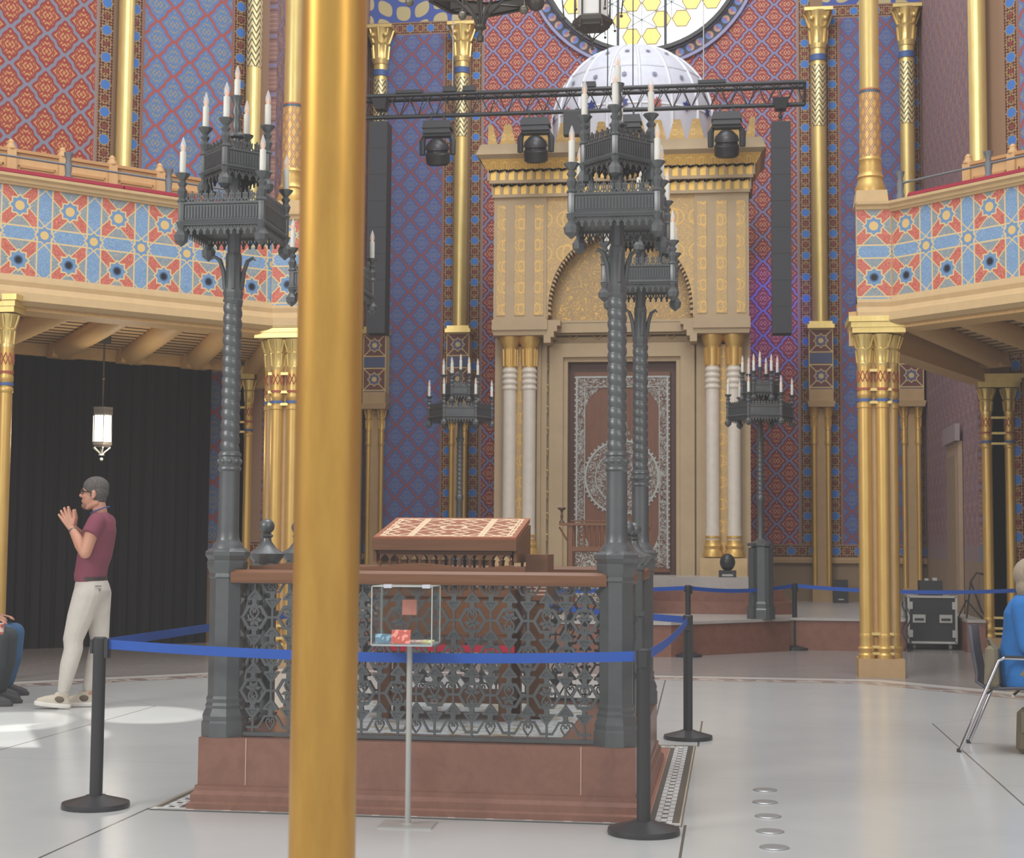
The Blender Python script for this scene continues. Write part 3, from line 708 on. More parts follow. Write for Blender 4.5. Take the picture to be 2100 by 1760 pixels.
# doors
dz=zdoor-zL
MB().bx(-dw,dw,.36,.42,zL,zdoor).build('door_jamb',mat('deep brown frame',rgb(84,54,42),.5),ark)
for sx in (-1,1):
    d=MB().bx(min(0,sx*(dw-.1)),max(0,sx*(dw-.1)),.31,.36,zL+.04,zdoor-.16).build('door',m_woodd,ark)
    x0=dw-.14; z0=zL+.12; z1d=zdoor-.24
    b=MB()
    def bb(xa,xb,za_,zb_,y=.3): b.bx(min(sx*xa,sx*xb),max(sx*xa,sx*xb),y,.312,za_,zb_)
    bb(x0-.13,x0,z0+.12,z1d-.16,.301); bb(0.0,x0,z1d-.16,z1d,.3005); bb(0,x0,z0,z0+.12,.3005)
    # arched corner webs
    def web(cx_,cz_,dx,dzz,w,h):
        pts=[(cx_,cz_)]+[(cx_+dx*w*(1-math.sin(PI/2*i/8)),cz_+dzz*h*(1-math.cos(PI/2*i/8))) for i in range(9)]
        pts=[(sx*x,z) for x,z in pts]; return pts
    for (cx_,cz_,dx,dzz,w,h) in ((x0-.1,z1d-.12,-1,-1,.5,.6),(x0-.1,z0+.1,-1,1,.42,.7)):
        b.prism(web(cx_,cz_,dx,dzz,w,h),.3025,.312)
    R2=.58; zc2=zL+dz*.42+.12
    b.prism([(0,zc2-R2)]+[(sx*R2*math.cos(-PI/2+PI*i/20),zc2+R2*math.sin(-PI/2+PI*i/20)) for i in range(1,20)]+[(0,zc2+R2)],.3,.312)
    b.prism([(0,zc2+R2-.02),(sx*.13,zc2+R2+.1),(sx*.07,zc2+R2+.3),(0,zc2+R2+.42)],.3,.312); b.prism([(0,zc2-R2+.02),(sx*.13,zc2-R2-.1),(sx*.07,zc2-R2-.3),(0,zc2-R2-.42)],.3,.312)
    b.build('tracery',m_trac,d)
    b=MB()
    pa=[(sx*R2*math.cos(-PI/2+PI*i/24),zc2+R2*math.sin(-PI/2+PI*i/24)) for i in range(25)]
    b.path(pa,.03,.02,.298); b.path([(x*.72,zc2+(z-zc2)*.72) for x,z in pa],.015,.02,.298)
    b.path([(sx*x0,z0),(sx*x0,z1d),(0,z1d)],.03,.02,.298); b.path([(sx*(x0-.13),z0+.1),(sx*(x0-.13),z1d-.16),(0,z1d-.16)],.014,.02,.298)
    for i in range(34):
        z=z0+(z1d-z0)*i/33; b.bar((sx*(x0+.0),z-.015),(sx*(x0+.03),z+.0),.025,.015,.3)
    for i in range(1,24):
        x,z=pa[i]; b.bar((x,z),(x+(x)*.06,z+(z-zc2)*.06),.03,.015,.3)
    b.build('tracery_edge',m_orn,d)
# dome behind the merlons
DX,DZ=PX(1296,16.6),PZ(255,16.6)
RR=(PX(1466,16.6)-PX(1126,16.6))/2
DC=(DX,1.75,0)
b=MB(); b.lathe([(RR*.97,zm-.2),(RR*.995,DZ-.2)]+[(RR*math.cos(a)*1.0,DZ+ (PZ(88,16.6)-DZ)*math.sin(a)) for a in [PI/2*i/14 for i in range(14)]]+[(.02,PZ(88,16.6))],48,DC); b.build('dome',m_white,ark,60)
b=MB()
hD=PZ(88,16.6)-DZ
for k in range(16):
    a=2*PI*(k+.35)/16; pts=[]
    for i in range(17):
        q=PI/2*i/17; r=RR*math.cos(q)*1.004; pts.append((DC[0]+r*math.cos(a),DC[1]+r*math.sin(a),DZ+hD*math.sin(q)))
    b.tube([(pts[0][0],pts[0][1],zm-.1)]+pts,.028,6,flat=.8)
for zz in (.55,.96):
    q=math.asin(zz); r=RR*math.cos(q)*1.0
    b.lathe([(r+.001,DZ+hD*zz-.012),(r+.014,DZ+hD*zz-.01),(r+.012,DZ+hD*zz+.012),(r-.02,DZ+hD*zz+.016)],48,DC,cap=False)
b.lathe([(RR*.99,DZ+.05),(RR*1.01,DZ+.07),(RR*1.0,DZ+.1)],48,DC,cap=False)
b.build('dome_ribs',mat('dome rib',rgb(214,216,222),.6),ark,50)
cols={'b':mat('star blue',rgb(44,54,120),.5),'r':mat('star red',rgb(170,84,80),.5),'g':mat('star cutout',rgb(124,128,146),.5)}
def dstar(a,zz,r,mm):
    q=math.asin(max(0,min(.99,zz))); rr_=RR*math.cos(q)+.012 if zz>0 else RR+.0
    c=Vector((DC[0]+rr_*math.cos(a),DC[1]+rr_*math.sin(a),DZ+hD*zz))
    nrm=Vector((math.cos(a)*math.cos(q),math.sin(a)*math.cos(q),math.sin(q)*RR/hD)).normalized()
    u=Vector((-math.sin(a),math.cos(a),0)); v=nrm.cross(u)
    b=MB(); vs=[tuple(c+nrm*.012)]
    for i in range(12):
        t_=PI*i/6; k=r if i%2==0 else r*.55; vs.append(tuple(c+u*math.sin(t_)*k+v*math.cos(t_)*k+nrm*.012))
    b.add(vs,[(0,i+1,(i+1)%12+1) for i in range(12)]); b.build('dome_star',mm,ark)
for k in range(16):
    a=2*PI*(k+.85)/16
    if math.sin(a)<.25:
        dstar(a,.06,.1,cols['b' if k%3 else 'r']); dstar(a,.42,.055,cols['g']); dstar(a,.78,.055,cols['g'])
# ================================================================ CENTRAL PLATFORM (bimah)
t=empty('marble_plinth',(0,0,0),'red marble plinth carrying the iron railing and four candelabra','plinth')
b=MB(); b.bx(-1.16,1.16,-1.18,1.18,0,.375); b.build('block',m_redm,t)
b=MB(); sq=[(-1.16,-1.18),(1.16,-1.18),(1.16,1.18),(-1.16,1.18)]
b.sweep([(-.1,0),(.045,0),(.045,.035),(.03,.045),(.03,.08),(.012,.1),(.012,.125),(-.1,.125)],sq,True); b.build('base_moulding',m_redm,t)
b=MB(); b.bx(-.75,.75,-.85,.85,.375,.381); b.build('inlay',mat('pale inlay floor',rgb(200,206,208),.3,fn=lambda: mix(noise(14,2,dist=1)>.55,rgb(200,208,212),rgb(176,166,140))),t)
b=MB(); b.bx(-.9,-.895,-1.183,-1.18,.13,.376); b.bx(.88,.885,-1.183,-1.18,.13,.376); b.each('joint',mat('pale joint',rgb(196,160,140),.6),t)
def hexring(b,cx,cz,R,w,t_): 
    p=[(cx+R*math.cos(PI/3*k),cz+R*.96*math.sin(PI/3*k)) for k in range(7)]; b.path(p,w*1.45,t_)
def heart(b,cx,cz,s,up,w=.007):
    for sx in (-1,1):
        pts=[(0,-1),(.55,-.25),(.8,.35),(.62,.85),(.28,.9),(.1,.55),(.25,.3)]
        b.path([(cx+sx*x*s,cz+up*z*s) for x,z in pts],w,.02)
def leaf(b,cx,cz,dx,dz,L,w):
    n=Vector((-dz,dx))*w; b.prism([(cx,cz),(cx+dx*L*.4+n.x,cz+dz*L*.4+n.y),(cx+dx*L,cz+dz*L),(cx+dx*L*.6-n.x,cz+dz*L*.6-n.y)],-.006,.006)
def openwork(W,label=None):
    """cast openwork between x=-W/2..W/2, z 0..0.8 (hexagons with hearts, stems and triangles)"""
    b=MB(); n=max(2,round(W/.1013)); dx=W/n; th=.018; H=.80; V=.39
    for i in range(n+1):
        x=-W/2+dx*i; off=(V*.5 if i%2 else 0)+.225-.195
        for k in range(-1,4):
            zc=off+V*k
            R=.068
            def cl(z): return max(0,min(H,z))
            edge=(i==0 or i==n)
            if -.02<zc<H+.02:
                if R+.0<zc+.02 and zc<H-.03 and not edge: hexring(b,x,zc,R,.0105,th)
                elif not edge:
                    if zc>H-.06: p=[(x-R,zc),(x-R/2,zc-R*.87),(x+R/2,zc-R*.87),(x+R,zc)]
                    else: p=[(x-R,zc),(x-R/2,zc+R*.87),(x+R/2,zc+R*.87),(x+R,zc)]
                    b.path(p,.0105,th)
                up=1 if (i//2+k)%2 else -1
                if not edge and .05<zc<H-.05:
                    heart(b,x,zc+up*.018,.03,up,.009); 
                    for sx in (-1,1): leaf(b,x,zc-up*.01,sx*.86,up*.5 if False else -up*.15,.052,.014); leaf(b,x,zc-up*.01,sx*.5,-up*.86,.045,.012)
                elif not edge: heart(b,x,zc+(.02 if zc<.2 else -.02),.03,1 if zc<.2 else -1)
                for sx in (-1,1):
                    if (sx<0 and i>0) or (sx>0 and i<n): b.bar((x+sx*R,zc),(x+sx*dx,zc),.012,th)
            for up in (-1,1):
                zs=[zc+up*q for q in (.058,.075,.098,.128,.195)]
                if min(zs)<-.01 or max(zs)>H+.01: 
                    zs=[cl(z) for z in zs]
                    if abs(zs[0]-zs[-1])<.01: continue
                if abs(zs[0]-zs[2])>.01:
                    b.prism([(x-.022,zs[0]),(x-.011,zs[1]),(x-.015,zs[2]),(x+.015,zs[2]),(x+.011,zs[1]),(x+.022,zs[0])],-th*.7,th*.7)
                if abs(zs[2]-zs[3])>.01:
                    a,c=(zs[2],zs[3]); tri=[(x-.037,a),(x+.037,a),(x,c+up*.018)]; b.path(tri+[tri[0]],.011,th*1.1); b.prism(tri,-.004,.004)
                if abs(zs[3]-zs[4])>.01: b.bar((x,zs[3]),(x,zs[4]),.011,th)
            for up in (-1,1):   # struts from triangle base to neighbouring hexagons
                z1=zc+up*.1; z2=zc+up*(.195-.056)
                for sx in (-1,1):
                    if False: b.bar((x+sx*.034,z1),(x+sx*(dx-.036),z2),.008,th*.7)
    b.bx(-W/2-.02,W/2+.02,-.02,.02,-.015,.005); b.bx(-W/2-.02,W/2+.02,-.014,.014,H-.005,H+.02)
    return b
zf=.40
def railing(x,y,W,rz,label,rail=True):
    t=empty('iron_railing',(x,y,zf-.005),label,'railing',rz,'cast iron railings round the platform')
    openwork(W).build('openwork_panel',m_iron,t)
    if rail:
        b=MB(); b.sweep([(-.06,.80),(.06,.80),(.065,.815),(.065,.855),(.05,.87),(-.05,.87),(-.065,.85)],[(-W/2-.02,0),(W/2+.02,0)]); b.build('wooden_rail',m_wood,t)
    return t
railing(0,-1.09,1.98,0,'front iron openwork railing with a wooden top rail')
railing(0,1.09,1.98,PI,'rear iron openwork railing seen behind the reading table')
for sx in (-1,1):
    s='left' if sx<0 else 'right'
    railing(sx*1.06,-.66,.58,PI/2,'short %s iron railing between the front candelabrum and its gatepost'%s,True)
    railing(sx*1.06,.66,.58,PI/2,'short %s iron railing between the rear candelabrum and its gatepost'%s,True)
# gateposts with ball finials
gp=empty('gatepost',(-1.06,-.34,.375),'iron gatepost with ball finial on the left side, nearer the front','gatepost',0,'iron gateposts with ball finials')
b=MB(); b.box(0,0,.45,.1,.1,.9); 
for z in (.03,.3,.62,.9): b.box(0,0,z,.125,.125,.03)
b.build('shaft',m_iron,gp)
b=MB(); b.lathe([(.06,.9),(.1,.95),(.11,.97),(.06,1.0),(.03,1.04),(.025,1.06),(.04,1.075),(.022,1.09)],16); b.ball((0,0,1.13),.045,16,10); b.build('finial',m_iron,gp,50)
dup(gp,(-1.06,.34,.375),0,'iron gatepost with ball finial on the left side, farther from the camera')
dup(gp,(1.06,-.34,.375),0,'iron gatepost with ball finial on the right side, nearer the front')
dup(gp,(1.06,.34,.375),0,'iron gatepost with ball finial on the right side, farther from the camera')
# wavy backboard on the front rail
b=MB(); n=60; x0,x1=-.95,.565; up=[]
for i in range(n+1):
    x=x0+(x1-x0)*i/n; u=i/n
    z=.005+.011*math.cos((x+.02)*2*PI/.62)- (0.012 if x>.5 else 0)
    up.append((x,z))
b.prism([(x0,-.03)]+up+[(x1,-.03)],-.015,.02)
o=b.build('wavy_backboard',m_wood,loc=(0,-1.0,1.29)); tag(o,'wavy topped wooden bench back rising above the front rail','bench back')
# ---------------------------------------------------------------- candelabra
def tier(t,n,ph,R,z,H,cH,cand,cr=.014,name='tier'):
    """a polygonal fretted crown: box, cresting, corner turrets, candles"""
    side=2*R*math.sin(PI/n); ap=R*math.cos(PI/n)
    b=MB(); f=MB(); cr_=MB()
    poly=[(R*math.cos(ph+2*PI*i/n),R*math.sin(ph+2*PI*i/n)) for i in range(n)]
    prof=[(-.012,z),(.018,z),(.026,z+H*.08),(.006,z+H*.22),(.004,z+H*.85),(.014,z+H*.92),(.014,z+H),(-.012,z+H)]
    b.sweep(prof,poly,True)
    inn=[(x*(.97),y*.97) for x,y in poly]; b.slab(inn,z+.003,z+.012)
    for i in range(n):
        p=Vector(poly[i]); q=Vector(poly[(i+1)%n]); mid=(p+q)/2; a=math.atan2(q.y-p.y,q.x-p.x)
        M=Matrix.Translation((mid.x,mid.y,0))@Matrix.Rotation(a,4,'Z'); cr_=MB(); cr_.T=M
        m=int(side/.0165)
        for k in range(m):
            x=-side/2+side*(k+.5)/m
            if abs(x)<side/2-.02: cr_.box(x,-.0075,z+H*.55,.008,.008,H*.55)
        m=max(4,int(side/.036))
        for k in range(m):
            x=-side/2+side*(k+.5)/m; w=side/m*.5
            cr_.path([(x-w,z+H),(x-w*.5,z+H+cH*.4),(x,z+H+cH*.15),(x+w*.5,z+H+cH*.4),(x+w,z+H)],.006,.008)
            cr_.path([(x-w*.5,z+H+cH*.4),(x-w*.6,z+H+cH*.8),(x-w*.1,z+H+cH*.7)],.006,.008); cr_.path([(x+w*.5,z+H+cH*.4),(x+w*.6,z+H+cH*.8),(x+w*.1,z+H+cH*.7)],.006,.008)
            cr_.bar((x,z+H+cH*.15),(x,z+H+cH),.007,.008)
            cr_.path([(x-w,z),(x-w*.7,z-cH*.35),(x,z-cH*.7),(x+w*.7,z-cH*.35),(x+w,z)],.007,.006); cr_.bar((x,z-cH*.2),(x,z-cH*.85),.012,.006)
        cr_.box(0,.0,z+H*.5,side-.04,.012,H*.96); cr_.bar((-side/2,z-.001),(side/2,z-.001),.008,.03); cr_.bar((-side/2,z+H),(side/2,z+H),.008,.012); cr_.build('fretwork_side',m_iron,t)
    b.build(name,m_iron,t,35)
    for x,y in poly:
        u=MB(); s=cr/.014
        u.lathe([(.001,z-.1*s),(.03*s,z-.075*s),(.034*s,z-.05*s),(.014*s,z-.02*s),(.018*s,z-.01*s),(.022*s,z+.0),(.017*s,z+.01),(.017*s,z+H),(.024*s,z+H+.006),(.015*s,z+H+.02*s),(.024*s,z+H+.05*s),(.013*s,z+H+.07*s),(.022*s,z+H+.085*s),(.012*s,z+H+.1*s),(.034*s,z+H+.125*s),(.035*s,z+H+.13*s)],8,(x,y,0)); u.build('corner_turret',m_iron,t,30)
        candle(t,x,y,z+H+.13*s,cand,cr)
def candle(t,x,y,z,h,r):
    c=MB().lathe([(r,0),(r,h),(r*.7,h+.002)],14,(x,y,z)).build('candle',m_candle,t,50)
    MB().lathe([(r*.62,h),(r*.95,h+r*1.4),(r*.85,h+r*2.6),(r*.35,h+r*4.2),(.001,h+r*4.9)],12,(x,y,z)).build('bulb',m_glassb,c,60)
    MB().lathe([(r*.3,h),(r*.4,h+r*.8),(r*.25,h+r*2.4)],6,(x,y,z)).build('filament',m_fil,c)
def twist(b,r,z0,z1,pitch,n=24,dep=.1):
    m=int((z1-z0)/.005); vs=[];fs=[]
    for k in range(m+1):
        z=z0+(z1-z0)*k/m
        for i in range(n):
            a=2*PI*i/n; u=((z/pitch+a/(2*PI))%1.0); rr=r*(1-dep+dep*1.35*math.sin(PI*u)**.7)
            vs.append((rr*math.cos(a),rr*math.sin(a),z))
    for k in range(m):
        for i in range(n): j=(i+1)%n; fs.append((k*n+i,k*n+j,(k+1)*n+j,(k+1)*n+i))
    b.add(vs,fs)
def candelabrum(loc,label,grp):
    t=empty('candelabrum',loc,label,'candelabrum',0,grp); g=2.0 # z origin at plinth top
    b=MB(); p8=PI/8
    b.lathe([(.122,0),(.122,.075),(.115,.085),(.118,.11),(.108,.135),(.1,.15),(.104,.165),(.096,.18),(.1,.2),(.092,.215),(.092,.84),(.1,.85),(.094,.87),(.108,.9),(.11,.93),(.103,.94),(.12,.965),(.12,.985),(.1,1.0),(.08,1.01)],8,ph=p8); b.build('pedestal',m_iron,t,25)
    b=MB(); b.lathe([(.09,1.0),(.078,1.03),(.066,1.04),(.06,1.06),(.057,1.1),(.055,1.42),(.064,1.43),(.064,1.44),(.056,1.45),(.066,1.475),(.056,1.5),(.062,1.505),(.062,1.515),(.052,1.53)],24)
    for k in range(10): b.ball((.058*math.cos(2*PI*k/10),.058*math.sin(2*PI*k/10),1.475),.014,8,6)
    b.build('lower_shaft',m_iron,t,40)
    b=MB(); twist(b,.05,1.52,2.36,.058,36,.12); b.build('twisted_shaft',m_iron,t,60)
    b=MB(); b.lathe([(.052,2.35),(.056,2.355),(.05,2.37),(.056,2.4),(.056,2.405),(.043,2.43),(.042,2.5),(.044,2.6),(.04,2.62)],8,ph=p8)
    for k in range(4):
        a=2*PI*k/4+.3; b.tube([(.045*math.cos(a),.045*math.sin(a),2.42),(.055*math.cos(a),.055*math.sin(a),2.52),(.075*math.cos(a),.075*math.sin(a),2.58),(.105*math.cos(a),.105*math.sin(a),2.60),(.118*math.cos(a),.118*math.sin(a),2.585)],[.012,.013,.012,.009,.004],6)
    b.build('leaf_capital',m_iron,t,30)
    MB().lathe([(.036,2.58),(.036,2.72),(.045,2.74),(.05,2.76)],8,ph=p8).build('neck',m_iron,t,25)
    tier(t,4,PI/4,.315,2.74,.12,.06,.12,.017)
    MB().lathe([(.05,2.74),(.03,2.8),(.03,3.06),(.045,3.09)],8).build('stem',m_iron,t,25)
    b=MB(); 
    for k in range(4):
        a=PI/2*k; b.tube([(.15*math.cos(a),.15*math.sin(a),3.03),(.13*math.cos(a),.13*math.sin(a),2.93),(.2*math.cos(a),.2*math.sin(a),2.87)],.014,6)
    b.build('bracket',m_iron,t)
    tier(t,4,0,.178,3.06,.11,.055,.12,.017)
    b=MB(); b.lathe([(.05,3.06),(.022,3.1),(.022,3.26),(.045,3.27),(.046,3.28),(.02,3.3),(.026,3.33),(.018,3.38),(.03,3.41),(.018,3.45),(.036,3.495),(.037,3.5)],12); b.build('finial_stem',m_iron,t,40)
    candle(t,0,0,3.5,.095,.017)
    return t
c1=candelabrum((-1.055,-1.07,.375),'tall iron candelabrum on the front left corner of the plinth','corner candelabra of the platform')
dup(c1,(1.055,-1.07,.375),0,'tall iron candelabrum on the front right corner of the plinth, before the shrine doors')
dup(c1,(1.055,1.07,.375),0,'tall iron candelabrum on the rear right corner of the plinth, partly behind another')
dup(c1,(-1.055,1.07,.375),0,'tall iron candelabrum on the rear left corner, mostly hidden by the foreground pole')
def smallcand(loc,label):
    t=empty('small_candelabrum',loc,label,'candelabrum',0,'small candelabra on the podium'); p8=PI/8
    b=MB(); b.lathe([(.17,0),(.17,.12),(.155,.14),(.155,.2),(.13,.23),(.13,.95),(.15,.97),(.15,1.0),(.1,1.02),(.05,1.06)],8,ph=p8)
    for k in range(4):
        a=PI/2*k+PI/4; b.box(.15*math.cos(a),.15*math.sin(a),.47,.07,.09,.94,a); b.box(.15*math.cos(a),.15*math.sin(a),.08,.11,.11,.16,a); b.box(.15*math.cos(a),.15*math.sin(a),.98,.1,.1,.04,a)
    b.build('pier',m_iron,t,25)
    b=MB(); b.lathe([(.05,1.05),(.043,1.1),(.043,1.55),(.055,1.57),(.055,1.62),(.04,1.64)],16); b.build('lower_shaft',m_iron,t,40)
    b=MB(); twist(b,.043,1.62,2.35,.062,28,.15); b.build('twisted_shaft',m_iron,t,60)
    MB().lathe([(.04,2.34),(.06,2.4),(.04,2.44),(.03,2.7)],8).build('neck',m_iron,t,25)
    tier(t,6,.15,.43,2.68,.13,.07,.14,.019)
    MB().lathe([(.05,2.7),(.035,2.8),(.035,3.1)],8).build('stem',m_iron,t,25)
    tier(t,6,.15,.235,3.0,.11,.06,.14,.019)
    MB().lathe([(.03,3.0),(.02,3.1),(.02,3.3),(.04,3.36)],10).build('finial_stem',m_iron,t,40); candle(t,0,0,3.36,.13,.019)
    return t
s1=smallcand((2.04,11.85,.436),'small iron candelabrum on the podium right of the shrine')
dup(s1,(-2.04,11.85,.436),0,'small iron candelabrum on the podium left of the shrine, above the reading table')
# ---------------------------------------------------------------- reading table
t=empty('reading_table',(-.02,.0,.381),'wooden reading table with star marquetry on its sloping top','table')
def marq():
    x,y,z=coords(); P=.42; h=P/2; u=cmod(x,P); v=cmod(y,.34); au,av=xabs(u),xabs(v)
    d=xlen(u,v); a=X.m('ARCTAN2',v,u); k=xabs(xsin(a*4)); 
    L=xmin(xabs(d-.075),xmin(xabs(xabs(au-av)-.05),xmin(xabs(au+av-.19),xabs(au-h+.01))))
    c=mix(noise(3,3,(1,8,8)),rgb(150,90,62),rgb(176,112,80)); c=mix(L<.0095,c,rgb(236,210,172))
    e=xmin(.40-xabs(x),.30-xabs(y)); c=mix((xabs(e-.012)<.0045)+(xabs(e-.03)<.004),c,rgb(236,210,172)); c=mix(e<.0,c,rgb(168,104,72)); return c
m_marq=mat('marquetry',rgb(170,110,80),.4,fn=marq)
Hy=1.06; th=math.atan2(.115,.6)
o=MB().bx(-.425,.425,-.33,.33,-.02,.008).build('sloping_top',m_marq,t); o.location=(0,.1,1.122); o.rotation_euler=(th,0,0)
MB().prism([(-.43,.99),(.43,.99),(.43,1.035),(.43,1.055),(-.43,1.055),(-.43,1.035)],-.24,-.2).build('front_board',m_wood,t)
b=MB()
for sx in (-1,1): b.add([(sx*.41,-.2,.92),(sx*.43,-.2,.92),(sx*.43,.42,.92),(sx*.41,.42,.92),(sx*.41,-.2,1.04),(sx*.43,-.2,1.04),(sx*.43,.42,1.15),(sx*.41,.42,1.15)],[(0,1,2,3),(4,5,6,7),(0,1,5,4),(1,2,6,5),(2,3,7,6),(3,0,4,7)])
b.bx(-.39,.39,-.19,.35,.97,.99); b.build('side_cheek',m_wood,t)
b=MB()
def arcade(y):
    b.bx(-.4,.4,y,y+.02,.97,.985)
    nn=13
    for k in range(nn+1): b.lathe([(.012,.76),(.007,.8),(.009,.91),(.013,.93)],6,(-.39+.78*k/nn,y+.01,0)); 
    for k in range(nn):
        x=-.39+.78*(k+.5)/nn; w=.03; b.prism([(x-w,.972),(x-w,.925),(x-w*.75,.945),(x-w*.4,.957),(x,.966),(x+w*.4,.957),(x+w*.75,.945),(x+w,.925),(x+w,.972)],y,y+.02)
arcade(-.2); arcade(.32); b.bx(-.4,.4,-.22,.36,.72,.76); b.build('arcade_gallery',m_wood,t)
b=MB()
for sx in (-1,1):
    for sy in (-.16,.28): b.box(sx*.36,sy,.36,.07,.07,.72)
b.bx(-.4,.4,-.2,.34,.5,.72); b.bx(-.38,.38,-.18,.32,.1,.14); b.build('frame',m_wood,t)
b=MB(); b.bx(-.42,.42,-.22,-.205,.4,.44); b.build('velvet_trim',mat('crimson velvet',rgb(200,40,70),.8),t)
t=empty('book_box',(.445,.05,1.08),'small brown wooden box with printed side by the reading table','box')
MB().bx(.0,.13,-.12,.2,0,.27).build('case',m_wood,t); b=MB()
for k in range(6): b.bx(.005,.125,-.123,-.12,.03+k*.022,.04+k*.022)
b.bx(.06,.07,-.1225,-.122,.03,.15); b.build('printed_lines',mat('faded lettering',rgb(200,160,140),.7),t)
MB().bx(.02,.11,-.08,.16,-.69,0).build('stand',m_wood,t)
# ================================================================ BARRIER POSTS
def stan(loc,label,rz=0,H=.9):
    t=empty('barrier_post',loc,label,'barrier post',rz,'black retractable belt barrier posts')
    MB().lathe([(.176,.0),(.179,.012),(.176,.028),(.06,.06),(.05,.066)],48).build('base',m_blk2,t,35)
    MB().lathe([(.034,.06),(.034,H-.075),(.036,H-.07),(.036,H-.006),(.03,H)],32).build('pole',m_black,t,40)
    b=MB(); b.box(.043,0,H-.06,.02,.045,.1); b.box(-.04,0,H-.05,.014,.04,.075); b.each('belt_head',m_black,t)
    return t
Q=[hz(196,1656),hz(1320,1710),hz(1411,1516),hz(1411,1347),hz(1630,1333)]
lab=['black barrier post in front on the left, near the standing man','black barrier post in front on the right, nearest the camera','black barrier post on the right at the mosaic border, second from the camera','black barrier post far behind, left one of the two before the podium','black barrier post far behind, right one of the two before the podium']
rzs=[-.02,1.5,-1.6,.6,.2]
posts=[]
for i,q in enumerate(Q): posts.append(stan((q[0],q[1],0),lab[i],rzs[i]))
off=[hz(2100,1352)]
posts.append(stan((off[0][0],off[0][1],0),'black barrier post beside the seated woman at the right edge'))
ql=hz(-40,1345) ; ql=(-4.6,6.2,0)
qb=(-1.9,9.0,0); posts.append(stan(qb,'black barrier post behind the platform, hidden by the foreground pole'))
def belt(a,b,sag,label,z=.862,w=.05,r=.045,col=None):
    a=Vector((a[0],a[1],0)); c=Vector((b[0],b[1],0)); d=(c-a).normalized(); a=a+d*r; c=c-d*r; n=24; n2=Vector((-d.y,d.x,0))*.0015
    bb=MB(); vs=[];fs=[]
    for i in range(n+1):
        u=i/n; p=a.lerp(c,u); zz=z-sag*4*u*(1-u)
        for s in (n2,-n2):
            vs+= [tuple(p+s+Vector((0,0,zz-w/2))),tuple(p+s+Vector((0,0,zz+w/2)))]
    for i in range(n):
        k=i*4; fs+=[(k,k+4,k+5,k+1),(k+2,k+3,k+7,k+6),(k+1,k+5,k+7,k+3),(k,k+2,k+6,k+4)]
    bb.add(vs,fs); o=bb.build('barrier_belt',m_blue); tag(o,label,'barrier belt','blue barrier belts'); return o
belt(Q[0],Q[1],.035,'blue belt stretched in front of the platform between the two front posts')
belt(Q[1],Q[2],.03,'blue belt on the right side running back from the nearest post')
belt(Q[0],(-1.9,9.0),.02,'blue belt running back from the left post towards the podium')
belt(Q[2],(-1.9,9.0),.03,'blue belt running behind the platform from the second right post')
belt(Q[3],Q[4],.05,'far blue belt between the two posts before the podium')
belt(Q[4],off[0],.05,'far blue belt passing before the flight case to the right edge')
belt((-1.9,9.0),Q[3],.03,'far blue belt behind the platform on the left of the far posts')
# ---------------------------------------------------------------- donation box
q=hz(836,1693); k=.0
t=empty('donation_box_stand',(q[0],q[1],0),'clear acrylic donation box on a slim grey stand before the platform','donation box',.03)
b=MB(); b.box(0,0,.004,.27,.2,.008); b.lathe([(.035,.008),(.02,.014)],20); b.build('base_plate',m_steel,t)
MB().lathe([(.015,.01),(.015,.905)],20).build('pole',m_steel,t,50)
m_acr=mat('clear acrylic',rgb(240,246,244),.03,trans=1,ior=1.1,alpha=.28)
m_edge=mat('acrylic edge',rgb(206,216,210),.2,alpha=.75)
bw,bd,z0,z1=.305,.26,.905,1.195; ox=-.0
b=MB(); e=.004; ox=.0
b.bx(-bw/2-.02,bw/2-.02,-bd/2,-bd/2+e,z0,z1); b.bx(-bw/2-.02,bw/2-.02,bd/2-e,bd/2,z0,z1); b.bx(-bw/2-.02,-bw/2-.016,-bd/2,bd/2,z0,z1); b.bx(bw/2-.024,bw/2-.02,-bd/2,bd/2,z0,z1); b.build('panes',m_acr,t)
b=MB(); xa,xb=-bw/2-.02,bw/2-.02
for x in (xa,xb):
    for y in (-bd/2,bd/2): b.box(x,y,(z0+z1)/2,.005,.005,z1-z0)
b.bx(xa,xb,-bd/2,bd/2,z1,z1+.004)
b.build('edges',m_edge,t)
MB().bx(xa,xb,-bd/2,bd/2,z0-.004,z0+.004).build('tray',mat('acrylic tray',rgb(190,198,198),.3),t)
b=MB(); b.bx(xa+.06,xa+.1,-bd/2-.004,-bd/2+.03,z1-.006,z1+.012); b.bx(xb-.05,xb-.01,-bd/2-.004,-bd/2+.03,z1-.006,z1+.012); b.each('hinge',m_white,t)
o=MB().bx(0,.075,0,.002,0,.078).build('pink_card',mat('pink card',rgb(214,140,124),.7),t); o.location=(xa+.11,bd/2-.01,z1-.15)
def note(name,label,col,x,y,rz,rx,w,h):
    o=MB().bx(-w/2,w/2,-.001,.001,0,h).build(name,mat('note '+label,rgb(*col),.7,fn=lambda: mix(noise(30,1)>.52,rgb(*col),rgb(min(255,col[0]+50),min(255,col[1]+60),min(255,col[2]+60)))))
    o.location=(q[0]+x,q[1]+y,z0+.006); o.rotation_euler=(rx,0,rz); tag(o,label,'banknote','banknotes in the donation box')
note('banknote','blue banknote leaning at the left end of the donation box',(110,140,160),-.11,-.08,.2,-.6,.1,.055)
note('banknote','red banknote standing upright in the donation box',(214,104,90),-.03,-.09,-.1,-.25,.1,.07)
note('banknote','pale pink banknote lying in the donation box',(216,180,170),.03,.0,.3,-1.4,.1,.06)
note('banknote','yellow banknote lying at the right end of the donation box',(220,214,150),.085,-.02,-.2,-1.3,.06,.05)
